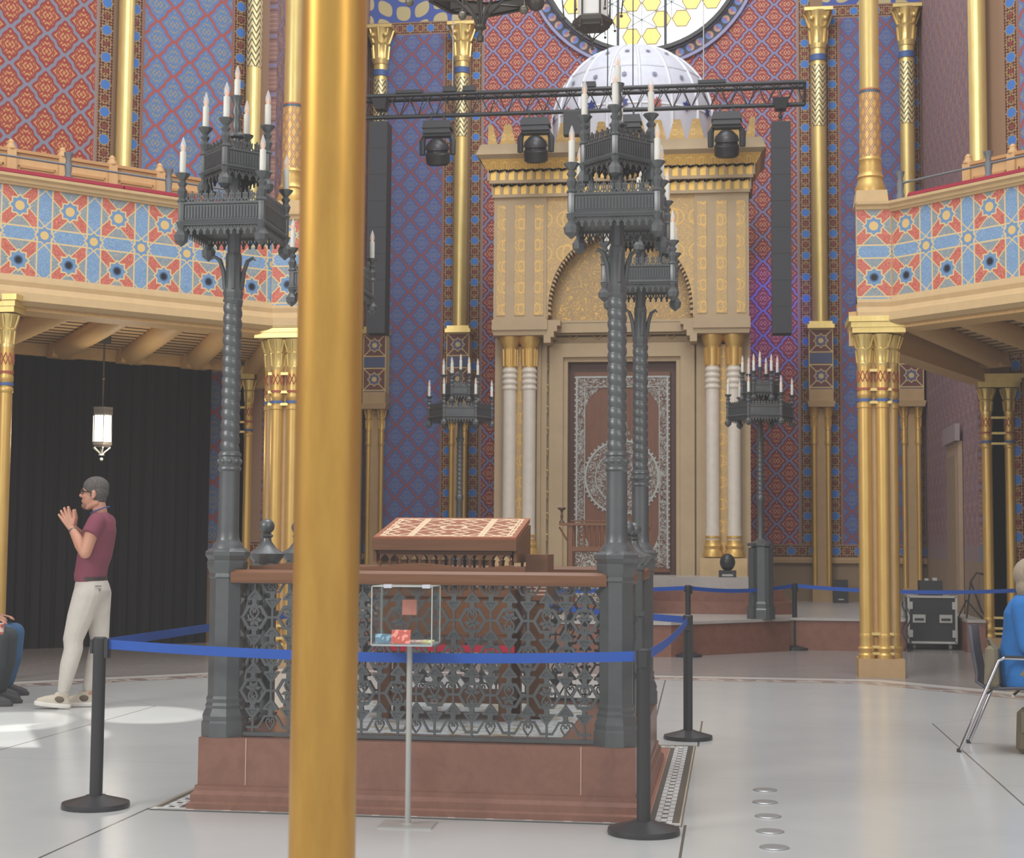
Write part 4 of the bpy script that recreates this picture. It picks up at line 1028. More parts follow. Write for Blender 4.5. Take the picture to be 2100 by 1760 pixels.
# floor discs
for i,p_ in enumerate([(1569,1621),(1569,1646),(1575,1675),(1579,1706),(1588,1739)]):
    p=hz(*p_); o=MB().lathe([(.068,0),(.07,.003),(.066,.006)],32).build('floor_disc',mat('brushed steel disc',rgb(170,172,172),.35,.6),loc=(p[0],p[1],.0)); 
    tag(o,['farthest round steel disc of the row set in the marble floor','second farthest round steel disc in the marble floor','middle round steel disc of the five in the marble floor','second nearest round steel disc in the marble floor','nearest round steel disc in the marble floor'][i],'floor disc','round discs set in the floor')
# ================================================================ RIGGING
TY=14.3
def PT(px,py,Y=TY): v=hy(px,py,Y); return v[0],v[2]
xa,zt=PT(640,205)[0],PT(1200,188)[1]; xb=PT(1650,180)[0]; zb=PT(1200,228)[1]
t=empty('lighting_truss',((xa+xb)/2,TY,zb),'black lighting truss hanging across in front of the shrine','truss'); L=xb-xa; h=zt-zb
b=MB()
for (y,z) in ((-.13,h),(.13,h),(0,0)): b.tube([(-L/2,y,z),(L/2,y,z)],.034,10)
b.build('chords',m_blk2,t,50)
b=MB(); n=int(L/.28)
for k in range(n):
    x0=-L/2+L*k/n; x1=x0+L/n; xm=(x0+x1)/2
    for y in (-.13,.13): b.tube([(x0,0,0),(xm,y,h)],.008,5); b.tube([(xm,y,h),(x1,0,0)],.008,5)
    b.tube([(x0,-.13,h),(xm,.13,h)],.008,5); b.tube([(xm,.13,h),(x1,-.13,h)],.008,5)
b.tube([(L/2,-.13,h),(L/2,.13,h),(L/2,0,0),(L/2,-.13,h)],.02,6); b.build('lacing',m_blk2,t)
b=MB()
for px in (843,1460): 
    x=PT(px,180)[0]-(xa+xb)/2; b.box(x,-.1,h+.05,.42,.14,.05)
for px in (925,965,1210): 
    x=PT(px,180)[0]-(xa+xb)/2; b.box(x,-.1,h+.07,.2,.14,.08)
b.each('junction_box',m_black,t)
for px,y0_,lb in ((1246,.0,'thin black cable holding the truss, passing the left of the dome centre'),(1298,0,'thin black cable holding the truss, right of the candelabrum tip'),(1443,0,'pale steel wire holding the right part of the truss'),(928,0,'steel wire holding the left part of the truss')):
    x=PT(px,180)[0]; o=MB().tube([(x,TY,zt),(x,TY,TOP-.2)],.009,6).build('support_cable',m_blk2 if px<1400 and px>1000 else m_steel); tag(o,lb,'cable','cables holding the truss')
def moving(px,label,py0=240):
    x,z=PT(px,py0)
    t=empty('moving_head_light',(x,TY,zb),label,'stage light',0,'moving head lights on the truss')
    k=-.0; b=MB()
    b.box(0,0,k-.16,.46,.26,.12,0,.88); b.box(0,0,k-.25,.44,.24,.1,0,.9); b.build('control_base',m_black,t)
    b=MB(); b.box(-.1,0,-.03,.03,.05,.16); b.box(.1,0,-.03,.03,.05,.16); b.each('clamp',m_blk2,t)
    b=MB(); b.tube([(-.2,0,-.3),(-.24,0,-.4),(-.24,0,-.62)],[.03,.05,.045],8); b.tube([(.2,0,-.3),(.24,0,-.4),(.24,0,-.62)],[.03,.05,.045],8); b.box(0,0,-.31,.44,.16,.06); b.build('yoke',m_black,t,40)
    o=MB().lathe([(.15,-.2),(.185,-.17),(.19,-.02),(.17,0),(.165,.03),(.19,.05),(.17,.12),(.09,.2),(.02,.22)],28).build('head',m_blk2,t,35); o.location=(0,0,-.58); o.rotation_euler=(.35,0,0)
    return t
moving(898,'black moving head light under the truss, leftmost of the four')
moving(1099,'black moving head light under the truss, left of the front right candelabrum')
moving(1286,'black moving head light under the truss, behind the front right candelabrum')
moving(1490,'black moving head light under the truss, rightmost of the four')
x,z=PT(1183,240); t=empty('flood_light',(x,TY,zb),'square black flood light under the truss beside the candelabrum tip','stage light'); MB().box(0,0,-.2,.4,.2,.36).build('housing',m_black,t); MB().box(0,0,-.01,.05,.06,.1).build('clamp',m_blk2,t)
def array(px,label):
    x,z0=PT(px,255); z1=PT(px,686)[1]
    t=empty('line_array_speaker',(x,TY,z1),label,'speaker',0,'tall black hanging speakers')
    H=z0-z1
    MB().box(0,0,H/2,.285,.34,H).build('enclosure',mat('speaker black',rgb(50,51,55),.6),t)
    b=MB()
    for k in range(1,8): b.box(0,-.172,H*k/8,.286,.004,.006)
    b.build('grille_joint',m_black,t)
    b=MB(); b.box(0,0,H+.02,.2,.1,.05,0,.7); b.tube([(0,0,H),(0,0,H+.22)],.02,6); b.ball((0,0,H+.12),.035); b.box(0,0,H+.3,.16,.2,.16,0,1.5); b.build('hanger',m_blk2,t)
array(1601,'tall black hanging line speaker right of the shrine')
array(781,'tall black hanging line speaker left of the shrine beside the foreground pole')
# ---------------------------------------------------------------- chandelier fragments and hanging lantern
def PH(px,py,Y): v=hy(px,py,Y); return v
Yc=3.2; v=PH(985,80,Yc)
t=empty('chandelier',(v[0],Yc,v[2]),'large bronze chandelier entering at the top with round pendants','chandelier')
b=MB(); b.lathe([(.001,-.03),(.028,-.02),(.03,.02),(.015,.04),(.02,.07),(.05,.09),(.05,.11),(.015,.13)],12)
for k in range(8):
    a=2*PI*k/8; b.tube([(.02*math.cos(a),.02*math.sin(a),.1),(.06*math.cos(a),.06*math.sin(a),.2),(.2*math.cos(a),.2*math.sin(a),.33),(.42*math.cos(a),.42*math.sin(a),.36)],.011,6)
b.build('boss',m_brass,t,40)
ringv=[(.0,0)]; b=MB(); b.lathe([(.40,.33),(.44,.33),(.44,.45),(.40,.45)],8,cap=False); b.lathe([(.40,.33),(.44,.335),(.40,.345)],8,cap=False); b.build('ring',m_brass,t)
MB().lathe([(.02,.1),(.02,6.2)],8).build('stem',m_brass,t)
for px,py,r in ((840,4,.045),(948,32,.042),(1075,20,.045),(1099,5,.085)):
    w=PH(px,py,Yc); p=(w[0]-v[0],-.0,w[2]-v[2]); o=MB(); o.ball(p,r*.85,20,12); o.tube([p,(p[0],0,p[2]+.25)],.008,5); o.build('pendant_ball',m_brass if r>.08 else mat('aged bronze ball',rgb(120,114,100),.4,.4),t,60)
Yl=5.0; v=PH(1215,78,Yl); kk=3200/14.3
t=empty('hanging_lantern',(v[0],Yl,v[2]),'hexagonal hanging lantern with frosted panes before the round window','lantern')
b=MB(); b.lathe([(.16,.1),(.19,.13),(.19,.17),(.165,.19)],6); b.lathe([(.14,.09),(.165,.09),(.165,.105),(.14,.105)],6); b.ball((0,0,-.1),.016); b.tube([(0,0,-.1),(0,0,-.02)],.008,6)
for k in range(6):
    a=2*PI*k/6; b.tube([(0,0,-.03),(.05*math.cos(a),.05*math.sin(a),.02),(.13*math.cos(a),.13*math.sin(a),.08)],.006,5)
    b.tube([(.165*math.cos(a),.165*math.sin(a),.18),(.165*math.cos(a),.165*math.sin(a),.72)],.01,5)
    b.tube([(.19*math.cos(a),.19*math.sin(a),.15),(.21*math.cos(a),.21*math.sin(a),.08)],.005,5); b.ball((.21*math.cos(a),.21*math.sin(a),.06),.014,8,6)
    b.tube([(.17*math.cos(a),.17*math.sin(a),.7),(.3*math.cos(a),.3*math.sin(a),.5),(.27*math.cos(a),.27*math.sin(a),.22)],.008,5); b.ball((.27*math.cos(a),.27*math.sin(a),.2),.016,8,6)
b.lathe([(.19,.72),(.2,.8),(.05,.95)],6); b.build('frame',m_brass,t)
MB().lathe([(.14,.19),(.14,.72)],6).build('frosted_panes',m_frost,t)
MB().lathe([(.012,.9),(.012,5.0)],6).build('chain',m_brass,t)
# lit lantern under the left gallery
Dl=None
c=hz(207,1318); 
# hangs at local (a, D) of the left gallery
def hpl(px,py,D):
    d=ray(px,py); N=(-S2,S2); num=D-(CAM[0]*N[0]+CAM[1]*N[1]); den=d[0]*N[0]+d[1]*N[1]; t_=num/den; return vadd(CAM,vmul(d,t_))
v=hpl(208,938,10.4); v2=hpl(208,692,10.4)
t=empty('lit_lantern',(v[0],v[1],v[2]),'glowing white lantern hanging under the left gallery before the black curtain','lantern')
H=v2[2]-v[2]; s=H/246.
def q_(py): return (938-py)*s
MB().lathe([(.115,q_(908)),(.115,q_(852))],6).build('glowing_panes',m_lamp,t)
b=MB(); b.lathe([(.1,q_(918)),(.13,q_(913)),(.13,q_(907)),(.11,q_(906))],6); b.lathe([(.12,q_(853)),(.13,q_(850)),(.13,q_(840)),(.135,q_(836)),(.05,q_(834))],6)
for k in range(6):
    a=2*PI*k/6; b.tube([(.118*math.cos(a),.118*math.sin(a),q_(908)),(.118*math.cos(a),.118*math.sin(a),q_(850))],.008,5)
b.build('frame',m_brass,t)
b=MB()
for k in range(6):
    a=2*PI*k/6; b.tube([(.11*math.cos(a),.11*math.sin(a),q_(918)),(.05*math.cos(a),.05*math.sin(a),q_(926)),(0,0,q_(934))],.009,5)
b.ball((0,0,q_(942)),.022); b.lathe([(.04,q_(934)),(.03,q_(932))],10); b.build('scroll_finial',m_steel,t)
b=MB(); b.tube([(0,0,q_(835)),(0,0,H)],.012,8); b.ball((0,0,q_(776)),.022); b.build('rod',m_brass,t,50)
MB().lathe([(.08,H-.06),(.08,H+.12)],12).build('ceiling_rose',m_ironb,t)
L_=bpy.data.lights.new('lantern_glow','POINT'); L_.energy=28; L_.color=(1,.9,.75); L_.shadow_soft_size=.12; o=bpy.data.objects.new('lantern_glow',L_); C.objects.link(o); o.location=(v[0]+.25,v[1]-.25,v[2]+.2)
# ---------------------------------------------------------------- curtain below the left gallery
va=hpl(35,1000,12.35); vb=hpl(426,1000,12.35); aa=S2*(va[0]+va[1]); ab=S2*(vb[0]+vb[1])
b=MB(); n=160; top=[];vs=[];fs=[]
for i in range(n+1):
    x=aa-1.2+(ab-aa+1.2)*i/n; y=.022*math.sin(i*.9)+.012*math.sin(i*2.3)
    vs+=[(x,y,0),(x,y,3.83),(x,y+.02,0),(x,y+.02,3.83)]
for i in range(n): k=i*4; fs+=[(k,k+4,k+5,k+1),(k+2,k+3,k+7,k+6)]
b.add(vs,fs); o=b.build('black_curtain',m_curt,smooth=60,loc=(-12.32*S2,12.32*S2,.0)); o.rotation_euler=(0,0,PI/4); tag(o,'black floor length curtain hanging under the left gallery','curtain')
vs=[];fs=[];b=MB()
for i in range(61):
    x=-(5.0-1.2)+(-3.0)*i/60+ .0; y=.05*math.sin(i*.9)
    vs+=[(x*-1*-1,y,0),(x*-1*-1,y,3.7)]
vs=[((-4.55+.06*i) if True else 0,.05*math.sin(i*.9),z) for i in range(80) for z in (0,3.62)]
for i in range(79): k=i*2; fs.append((k,k+2,k+3,k+1))
b.add(vs,fs); o=b.build('black_curtain',m_curt,smooth=60,loc=(12.3*S2,12.3*S2,.0)); o.rotation_euler=(0,0,-PI/4); tag(o,'black curtain hanging under the right gallery at the right edge','curtain')
# ---------------------------------------------------------------- flight case and sound equipment
v=hz(1912,1330); k=(v[1]-CAM[1])*1.0
X0=hy(1862,1300,12.75)[0]; X1=hy(1963,1300,12.75)[0]; z1=hy(1912,1224,12.75)[2]; z0=hy(1912,1318,12.75)[2]
t=empty('flight_case',((X0+X1)/2,v[1]+.05,0),'black flight case on castors with aluminium edges by the podium','flight case')
t.location.y=12.75; w=(X1-X0)-.02
MB().box(0,.25,(z0+z1)/2,w-.02,.5,z1-z0-.01).build('body',m_black,t)
b=MB(); m_al=mat('aluminium edging',rgb(176,174,168),.35,.5)
for sx in (-1,1):
    for y in (0,.5): b.box(sx*w/2,y,(z0+z1)/2,.03,.03,z1-z0)
    for z in (z0,z1): b.box(sx*w/2,.25,z,.03,.5,.03)
for z in (z0,z1):
    for y in (0,.5): b.box(0,y,z,w,.03,.03)
b.build('edging',m_al,t)
for sx in (-1,1):
    for z in (z0+.12,z1-.12):
        b=MB(); b.box(sx*(w/2-.02),-.015,z,.07,.02,.1); b.build('corner_latch',m_al,t)
    b=MB(); zz=z0+(z1-z0)*.52; b.box(sx*w*.28,-.012,zz,.17,.02,.11); b.build('handle_plate',m_al,t); MB().box(sx*w*.28,-.028,zz-.01,.12,.02,.03).build('handle',m_black,t)
    for y in (.07,.43):
        b=MB(); b.tube([(sx*w*.38-.02,y,.04),(sx*w*.38+.02,y,.04)],.04,12); b.box(sx*w*.38,y,z0-.02-(z0-.08)/2+.02,.04,.05,z0-.05); b.build('castor',mat('castor grey',rgb(130,130,126),.5),t,40)
t=empty('mixer_box',((X0+X1)/2,12.95,z1+.015),'small black mixing box standing on the flight case','box'); MB().box(0,0,.1,.3,.3,.2).build('housing',m_black,t); b=MB(); b.box(-.05,0,.215,.05,.05,.03); b.box(.06,0,.22,.06,.06,.04); b.each('knob',m_steel,t)
t=empty('microphone_stand',(X1+.12,12.7,.436),'folded black microphone stand leaning beside the flight case','microphone stand')
b=MB(); b.tube([(0,0,.0),(.06,0,.5),(.14,0,.62),(.24,0,.6)],.012,6); b.tube([(0,0,.25),(.2,-.05,0.0)],.01,5); b.tube([(0,0,.25),(-.1,.1,0.0)],.01,5); b.tube([(.06,0,.5),(.2,.0,.1),(.3,-.04,.0)],.012,6); b.build('stand',m_black,t)
b=MB(); pts=[(X0-.1+.03*math.sin(i*.9),12.2+.02*math.cos(i),0.02+.05*i) for i in range(14)]; b.tube(pts,.012,5); b.tube([(p[0]+.05,p[1],p[2]) for p in pts],.01,5); o=b.build('cable_loom',m_black); tag(o,'black cables hanging beside the flight case on its left','cable')
x,z=hy(1724,1232,18.0)[0],.436; t=empty('floor_speaker',(x,18.0,.436),'small black floor speaker against the back wall','speaker'); b=MB(); b.box(0,0,.2,.25,.22,.38,0,.95); b.build('cabinet',m_black,t); MB().box(0,-.115,.06,.09,.01,.02).build('badge',m_steel,t)
v=hy(1492,1195,14.2); t=empty('floor_moving_light',(v[0],14.3,.93),'black moving head light standing at the foot of the shrine columns','stage light')
b=MB(); b.box(0,0,.05,.26,.24,.1); b.build('base',m_black,t); b=MB(); b.ball((0,0,.22),.115,16,10,sz=1.15); b.build('head',m_blk2,t,60); MB().box(0,-.125,.03,.16,.01,.03).build('display',m_steel,t)
b=MB(); b.box(0,0,.2,.05,.12,.24); 
v=hy(1487,1197,14.3); 
# wooden lectern by the shrine
YL=12.4; xL0=hy(1160,1100,YL)[0]; xL1=hy(1325,1100,YL)[0]; zt=hy(1240,1076,YL)[2]; w=xL1-xL0
t=empty('prayer_lectern',((xL0+xL1)/2,YL,.437),'wooden lectern with turned spindles before the shrine doors','lectern'); H=zt-.437
b=MB(); b.box(0,0,H,w*1.12,.5,.035); b.box(0,.1,H+.05,w*.86,.3,.02); b.build('top',m_wood,t)
b=MB()
for sx in (-1,1):
    for y in (-.2,.2): b.box(sx*w*.42,y,H/2,.06,.06,H)
b.box(0,-.2,H-.34,w*.84,.05,.06); b.box(0,-.2,.12,w*.84,.05,.06); b.box(0,.2,H*.5,w*.8,.03,.5)
b.tube([(-w*.42,-.2,H-.3),(-w*.56,-.2,H-.04)],.015,6); b.tube([(w*.42,-.2,H-.3),(w*.56,-.2,H-.04)],.015,6)
b.build('frame',m_wood,t)
for k in range(13):
    x=-w*.38+w*.76*k/12; MB().lathe([(.02,H-.32),(.011,H-.27),(.018,H-.16),(.011,H-.08),(.018,H-.02)],8,(x,-.2,0)).build('spindle',m_wood,t,50)
MB().bx(-w*.36,w*.36,-.19,-.17,.16,H-.38).build('tracery_panel',m_trac,t)
x=hy(1152,1055,YL)[0]; t=empty('brass_cup',(x,YL,.437+H+.018),'small dark goblet shaped candle cup standing on the lectern','candle holder'); b=MB(); b.lathe([(.04,0),(.035,.02),(.012,.05),(.022,.09),(.01,.13),(.02,.17),(.06,.2),(.06,.215)],14); b.build('cup',mat('dark turned wood',rgb(90,66,54),.4),t,50)
# ---------------------------------------------------------------- FOREGROUND POLE
d=ray(664,1500); f_=3.70/(d[0]*cF[0]+d[1]*cF[1]); p=vadd(CAM,vmul(d,f_)); 
t=empty('foreground_gilded_pole',(p[0],p[1],0),'smooth gilded column close to the camera running the full height','column')
MB().lathe([(.078,.16),(.078,9)],64).build('shaft',m_goldn,t,60); MB().lathe([(.11,0),(.11,.06),(.095,.1),(.1,.13),(.078,.18)],48).build('base',m_goldn,t,40)
# ================================================================ PEOPLE
def voxel(o,size,sm=2):
    m=o.modifiers.new('remesh','REMESH'); m.mode='VOXEL'; m.voxel_size=size; m.use_smooth_shade=True
    if sm: s=o.modifiers.new('smooth','SMOOTH'); s.iterations=sm; s.factor=.5
    return o
def ell(b,rings,n=20):
    """loft of (cx,cy,z,rx,ry) rings"""
    vs=[];fs=[]
    for cx_,cy_,z,rx,ry in rings:
        for i in range(n): a=2*PI*i/n; vs.append((cx_+rx*math.cos(a),cy_+ry*math.sin(a),z))
    for k in range(len(rings)-1):
        for i in range(n): j=(i+1)%n; fs.append((k*n+i,k*n+j,(k+1)*n+j,(k+1)*n+i))
    fs.append(tuple(range(n-1,-1,-1))); fs.append(tuple((len(rings)-1)*n+i for i in range(n))); b.add(vs,fs)
def cap(b,pts,rs,n=14):     # tapered limb with round ends
    b.tube(pts,rs,n); b.ball(pts[0],rs[0],n,8); b.ball(pts[-1],rs[-1],n,8)
    for p_,r in list(zip(pts,rs))[1:-1]: b.ball(p_,r,n,8)
def head(b,c,s=1,tilt=0):
    """head facing +x, chin about .125 below centre"""
    M=Matrix.Translation(c)@Matrix.Rotation(-tilt,4,'Y')@Matrix.Scale(s,4); T0=b.T.copy(); b.T=T0@M
    b.ball((-.005,0,.03),.09,20,14,sx=1.02,sy=.82,sz=1.0)
    b.ball((.03,0,-.035),.066,16,12,sx=1.0,sy=.88,sz=1.25)
    b.ball((.062,0,-.098),.03,12,8,sx=1,sy=1.0,sz=.8)
    cap(b,[(-.02,-.042,-.075),(.05,-.02,-.1)],[.026,.024],8); cap(b,[(-.02,.042,-.075),(.05,.02,-.1)],[.026,.024],8)
    b.ball((.07,0,.036),.022,10,8,sy=2.0,sz=.7)
    cap(b,[(.088,0,.02),(.108,0,-.012)],[.009,.013],8); b.ball((.1,.009,-.018),.009,8,6); b.ball((.1,-.009,-.018),.009,8,6)
    b.ball((.091,0,-.052),.012,10,6,sy=2.0,sz=.6); b.ball((.088,0,-.064),.012,10,6,sy=1.8,sz=.6)
    for sy in (-1,1):
        b.ball((.062,sy*.035,-.02),.022,10,8)
        b.ball((-.012,sy*.077,-.006),.03,12,8,sx=.62,sy=.32,sz=1.05); b.ball((-.005,sy*.08,-.03),.014,8,6,sy=.5)
    b.T=T0
def hand(b,w,dirv,palm,thumbside,s=1,curl=.25,spread=.16):
    """w wrist, dirv finger direction, palm normal (palm side), thumbside direction"""
    w=Vector(w); d=Vector(dirv).normalized(); n=Vector(palm).normalized(); t_=(Vector(thumbside)-d*Vector(thumbside).dot(d)).normalized(); n=(n-d*n.dot(d)-t_*n.dot(t_)).normalized()
    for k in range(4):
        o=(1.5-k)*.0205*s
        cap(b,[tuple(w+t_*o*.5+d*.012*s),tuple(w+t_*o+d*.088*s)],[.0155*s,.0125*s],8)
        L=(.07,.078,.072,.056)[k]*s; a=spread*(1.5-k)*.55
        p0=w+t_*o+d*.088*s; dd=(d*math.cos(a)+t_*math.sin(a)); p1=p0+dd*L*.42; d2=(dd*math.cos(curl)+n*math.sin(curl)); p2=p1+d2*L*.33; d3=(dd*math.cos(2*curl)+n*math.sin(2*curl)); p3=p2+d3*L*.27
        cap(b,[tuple(p0),tuple(p1),tuple(p2),tuple(p3)],[.0105*s,.0095*s,.0085*s,.0072*s],8)
    a=.75; p0=w+t_*.02*s+d*.02*s; dd=(d*math.cos(a)+t_*math.sin(a)); p1=p0+dd*.05*s; d2=(d*math.cos(a*.45)+t_*math.sin(a*.45)); p2=p1+d2*.034*s; p3=p2+d2*.026*s
    cap(b,[tuple(p0),tuple(p1),tuple(p2),tuple(p3)],[.017*s,.0125*s,.0108*s,.009*s],8)
def shoe(t,ankle,yaw,pitch,s,mats,trim=True):
    """sneaker pointing +x; ankle = point above heel on sole level"""
    T=Matrix.Translation(ankle)@Matrix.Rotation(yaw,4,'Z')@Matrix.Rotation(-pitch,4,'Y')@Matrix.Scale(s,4)
    b=MB(); b.T=T
    ell(b,[(.065,0,.0,.148,.044),(.065,0,.018,.155,.05),(.065,0,.034,.15,.047)],28); so=b.build('sole',mats[0],t,50)
    b=MB(); b.T=T; ell(b,[(.065,0,.03,.143,.045),(.06,0,.055,.135,.045),(.035,0,.08,.1,.04),(.0,0,.1,.062,.04),(-.01,0,.125,.055,.042)],28)
    up=b.build('upper',mats[1],t,60)
    b=MB(); b.T=T; 
    for k in range(5): b.tube([(.1-.024*k,-.028,.073+.011*k),(.105-.024*k,0,.083+.011*k),(.1-.024*k,.028,.073+.011*k)],.004,5)
    b.build('laces',mats[2],t)
    if trim:
        for sy in (-1,1):
            b=MB(); b.T=T; b.ball((.005,sy*.036,.068),.04,12,8,sx=1.0,sy=.35,sz=.7); b.build('side_panel',mats[3],t,60)
skin=mat('skin',rgb(196,142,116),.55); skin2=mat('fair skin',rgb(214,170,150),.55)
# --- standing man
k=hz(182,1452); man=empty('person',(k[0],k[1],0),'man in maroon t-shirt and light trousers standing with hands clasped','person',math.radians(188))
def body(): 
    b=MB(); hc=(-.004,0,1.812); head(b,hc,1.12,-.03)
    cap(b,[(-.03,0,1.76),(-.05,0,1.67),(-.06,0,1.58)],[.058,.06,.07])
    for sy in (1,-1):
        sh=(-.06,sy*.185,1.56)
        el=(.0,sy*.24,1.31) if sy>0 else (.03,-.235,1.32); wr=(.162,sy*.07,1.505) if sy>0 else (.178,-.05,1.51)
        cap(b,[sh,tuple(Vector(sh).lerp(Vector(el),.5)),el],[.06,.056,.05]); m=Vector(el).lerp(Vector(wr),.35); cap(b,[el,tuple(m),wr],[.05,.053,.031])
        hand(b,(wr[0]+.004,wr[1],wr[2]+.008),(.5,-sy*.1,.86),(.3,-sy*1,0),(-.86,sy*.1,.5) ,1.14,.08,.26)
    for (hip,kn,an) in (((-.0,.09,1.0),(.125,.1,.56),(.19,.1,.12)),((-.02,-.09,1.0),(-.05,-.1,.56),(.03,-.1,.12))):
        cap(b,[hip,kn],[.07,.05]); cap(b,[kn,an],[.05,.036])
    ell(b,[(.01,0,.95,.09,.13),(.0,0,1.2,.09,.13),(-.05,0,1.5,.09,.15),(-.06,0,1.58,.06,.09)],16)
    return b
o=body().build('body',skin,man,60); voxel(o,.0055,1)
b=MB()
ell(b,[(.014,0,1.065,.131,.17),(.016,0,1.12,.135,.168),(.005,0,1.19,.134,.168),(-.014,0,1.27,.143,.176),(-.036,0,1.4,.142,.192),(-.053,0,1.5,.136,.2),(-.062,0,1.57,.112,.19),(-.062,0,1.62,.085,.13),(-.056,0,1.65,.068,.082)],28)
for sy in (1,-1):
    sh=(-.07,sy*.165,1.565); m=(-.028,sy*.222,1.46); b.ball(sh,.08,14,8); b.tube([sh,m],[.08,.073],14)
o=b.build('t_shirt',mat('maroon cotton',rgb(126,62,78),.85,bump=lambda: noise(9,3,(1,1,.5))),man,60); voxel(o,.011,3)
m_pant=mat('light grey chinos',rgb(198,192,182),.85,bump=lambda: noise(7,3,(1,1,1)))
b=MB(); ell(b,[(.005,0,.93,.135,.165),(-.005,0,.99,.152,.172),(.0,0,1.05,.138,.166),(.006,0,1.09,.122,.16)],26)
cap(b,[(.01,.085,.96),(.07,.095,.76),(.12,.1,.58),(.115,.1,.5)],[.125,.108,.085,.08]); cap(b,[(.115,.1,.5),(.15,.1,.36),(.19,.1,.15)],[.08,.075,.05])
cap(b,[(-.02,-.085,.96),(-.035,-.095,.76),(-.05,-.1,.57),(-.045,-.1,.5)],[.125,.1,.08,.078]); cap(b,[(-.045,-.1,.5),(-.01,-.1,.36),(.035,-.1,.16)],[.078,.072,.05])
o=b.build('trousers',m_pant,man,60); voxel(o,.011,2)
b=MB(); ell(b,[(.006,0,1.075,.131,.17),(.006,0,1.105,.131,.17)],28); b.build('belt',mat('dark leather belt',rgb(60,50,48),.5),man,50)
b=MB(); b.tube([(-.07,.163,1.03),(-.115,.13,1.03)],.004,4); b.box(-.105,.14,1.0,.012,.01,.02); b.build('pocket_seam',mat('pocket seam',rgb(110,106,98),.8),man)
b=MB(); b.ball((-.014,0,1.872),.1,22,14,sx=1.1,sy=.92,sz=.88); b.ball((-.03,0,1.828),.094,20,12,sx=.95,sy=.96,sz=1.0); b.ball((-.045,0,1.775),.066,16,10,sx=.9,sy=1.0,sz=1.0); 
for sy in (-1,1): b.ball((.02,sy*.066,1.862),.036,10,8,sy=.7,sz=1.3)
o=b.build('hair',mat('dark greying hair',rgb(96,92,90),.9,fn=lambda: mix(noise(60,2),rgb(58,54,52),rgb(112,106,102)),bump=lambda: noise(70,2)),man,60); voxel(o,.006,1)
b=MB(); b.ball((.06,0,1.708),.052,14,10,sx=.95,sy=.98,sz=.68); b.ball((.085,0,1.752),.02,10,8,sy=1.5,sz=.5); o=b.build('stubble',mat('stubble',rgb(140,100,86),.8),man,60); voxel(o,.007,2)
b=MB()
for sy in (-1,1):
    c_=(.1,sy*.038,1.826); b.tube([(c_[0],c_[1]+.026*math.cos(a),c_[2]+.02*math.sin(a)) for a in [2*PI*i/14 for i in range(15)]],.0035,5); b.tube([(.098,sy*.062,1.83),(.05,sy*.082,1.828),(-.03,sy*.093,1.81)],.004,5)
b.tube([(.104,-.012,1.828),(.104,.012,1.828)],.003,5); b.build('glasses',mat('dark spectacle frame',rgb(40,36,36),.4),man)
b=MB(); 
for sy in (-1,1): b.ball((.079,sy*.034,1.83),.012,10,8)
b.each('eye',mat('dark eyes',rgb(58,44,40),.3),man,60)
b=MB(); b.tube([(.085,.018,1.849),(.09,.05,1.845)],.005,5); b.tube([(.085,-.018,1.849),(.09,-.05,1.845)],.005,5); b.each('eyebrow',mat('dark brows',rgb(60,50,48),.9),man)
b=MB(); pts=[(-.052+.078*math.cos(a),.075*math.sin(a),1.672-.03*math.cos(a)+.0) for a in [PI*.0+2*PI*i/20 for i in range(21)]]; b.tube(pts,.006,5); b.tube([(.01,.03,1.64),(.075,.03,1.5)],.005,5); b.build('lanyard',mat('blue lanyard',rgb(66,78,140),.7),man)
b=MB(); Mx=Matrix.Translation((.15,.082,1.488))@Vector((.6,-.5,.75)).to_track_quat('Z','Y').to_matrix().to_4x4(); b.T=Mx; b.lathe([(.035,-.012),(.037,0),(.035,.012)],18); b.lathe([(.02,0),(.02,.008)],14,(0,0,0)); b.build('wristwatch',mat('steel watch',rgb(110,108,104),.3,.6),man,50)
sm=[mat('white sole',rgb(226,222,214),.6),mat('cream trainer',rgb(196,186,168),.7),mat('cream laces',rgb(214,206,188),.8),mat('olive panel',rgb(104,92,76),.8)]
shoe(man,(.215,.1,.012),0,-.12 if False else .1,1.02,sm); shoe(man,(.06,-.1,.004),.08,0,1.02,sm)
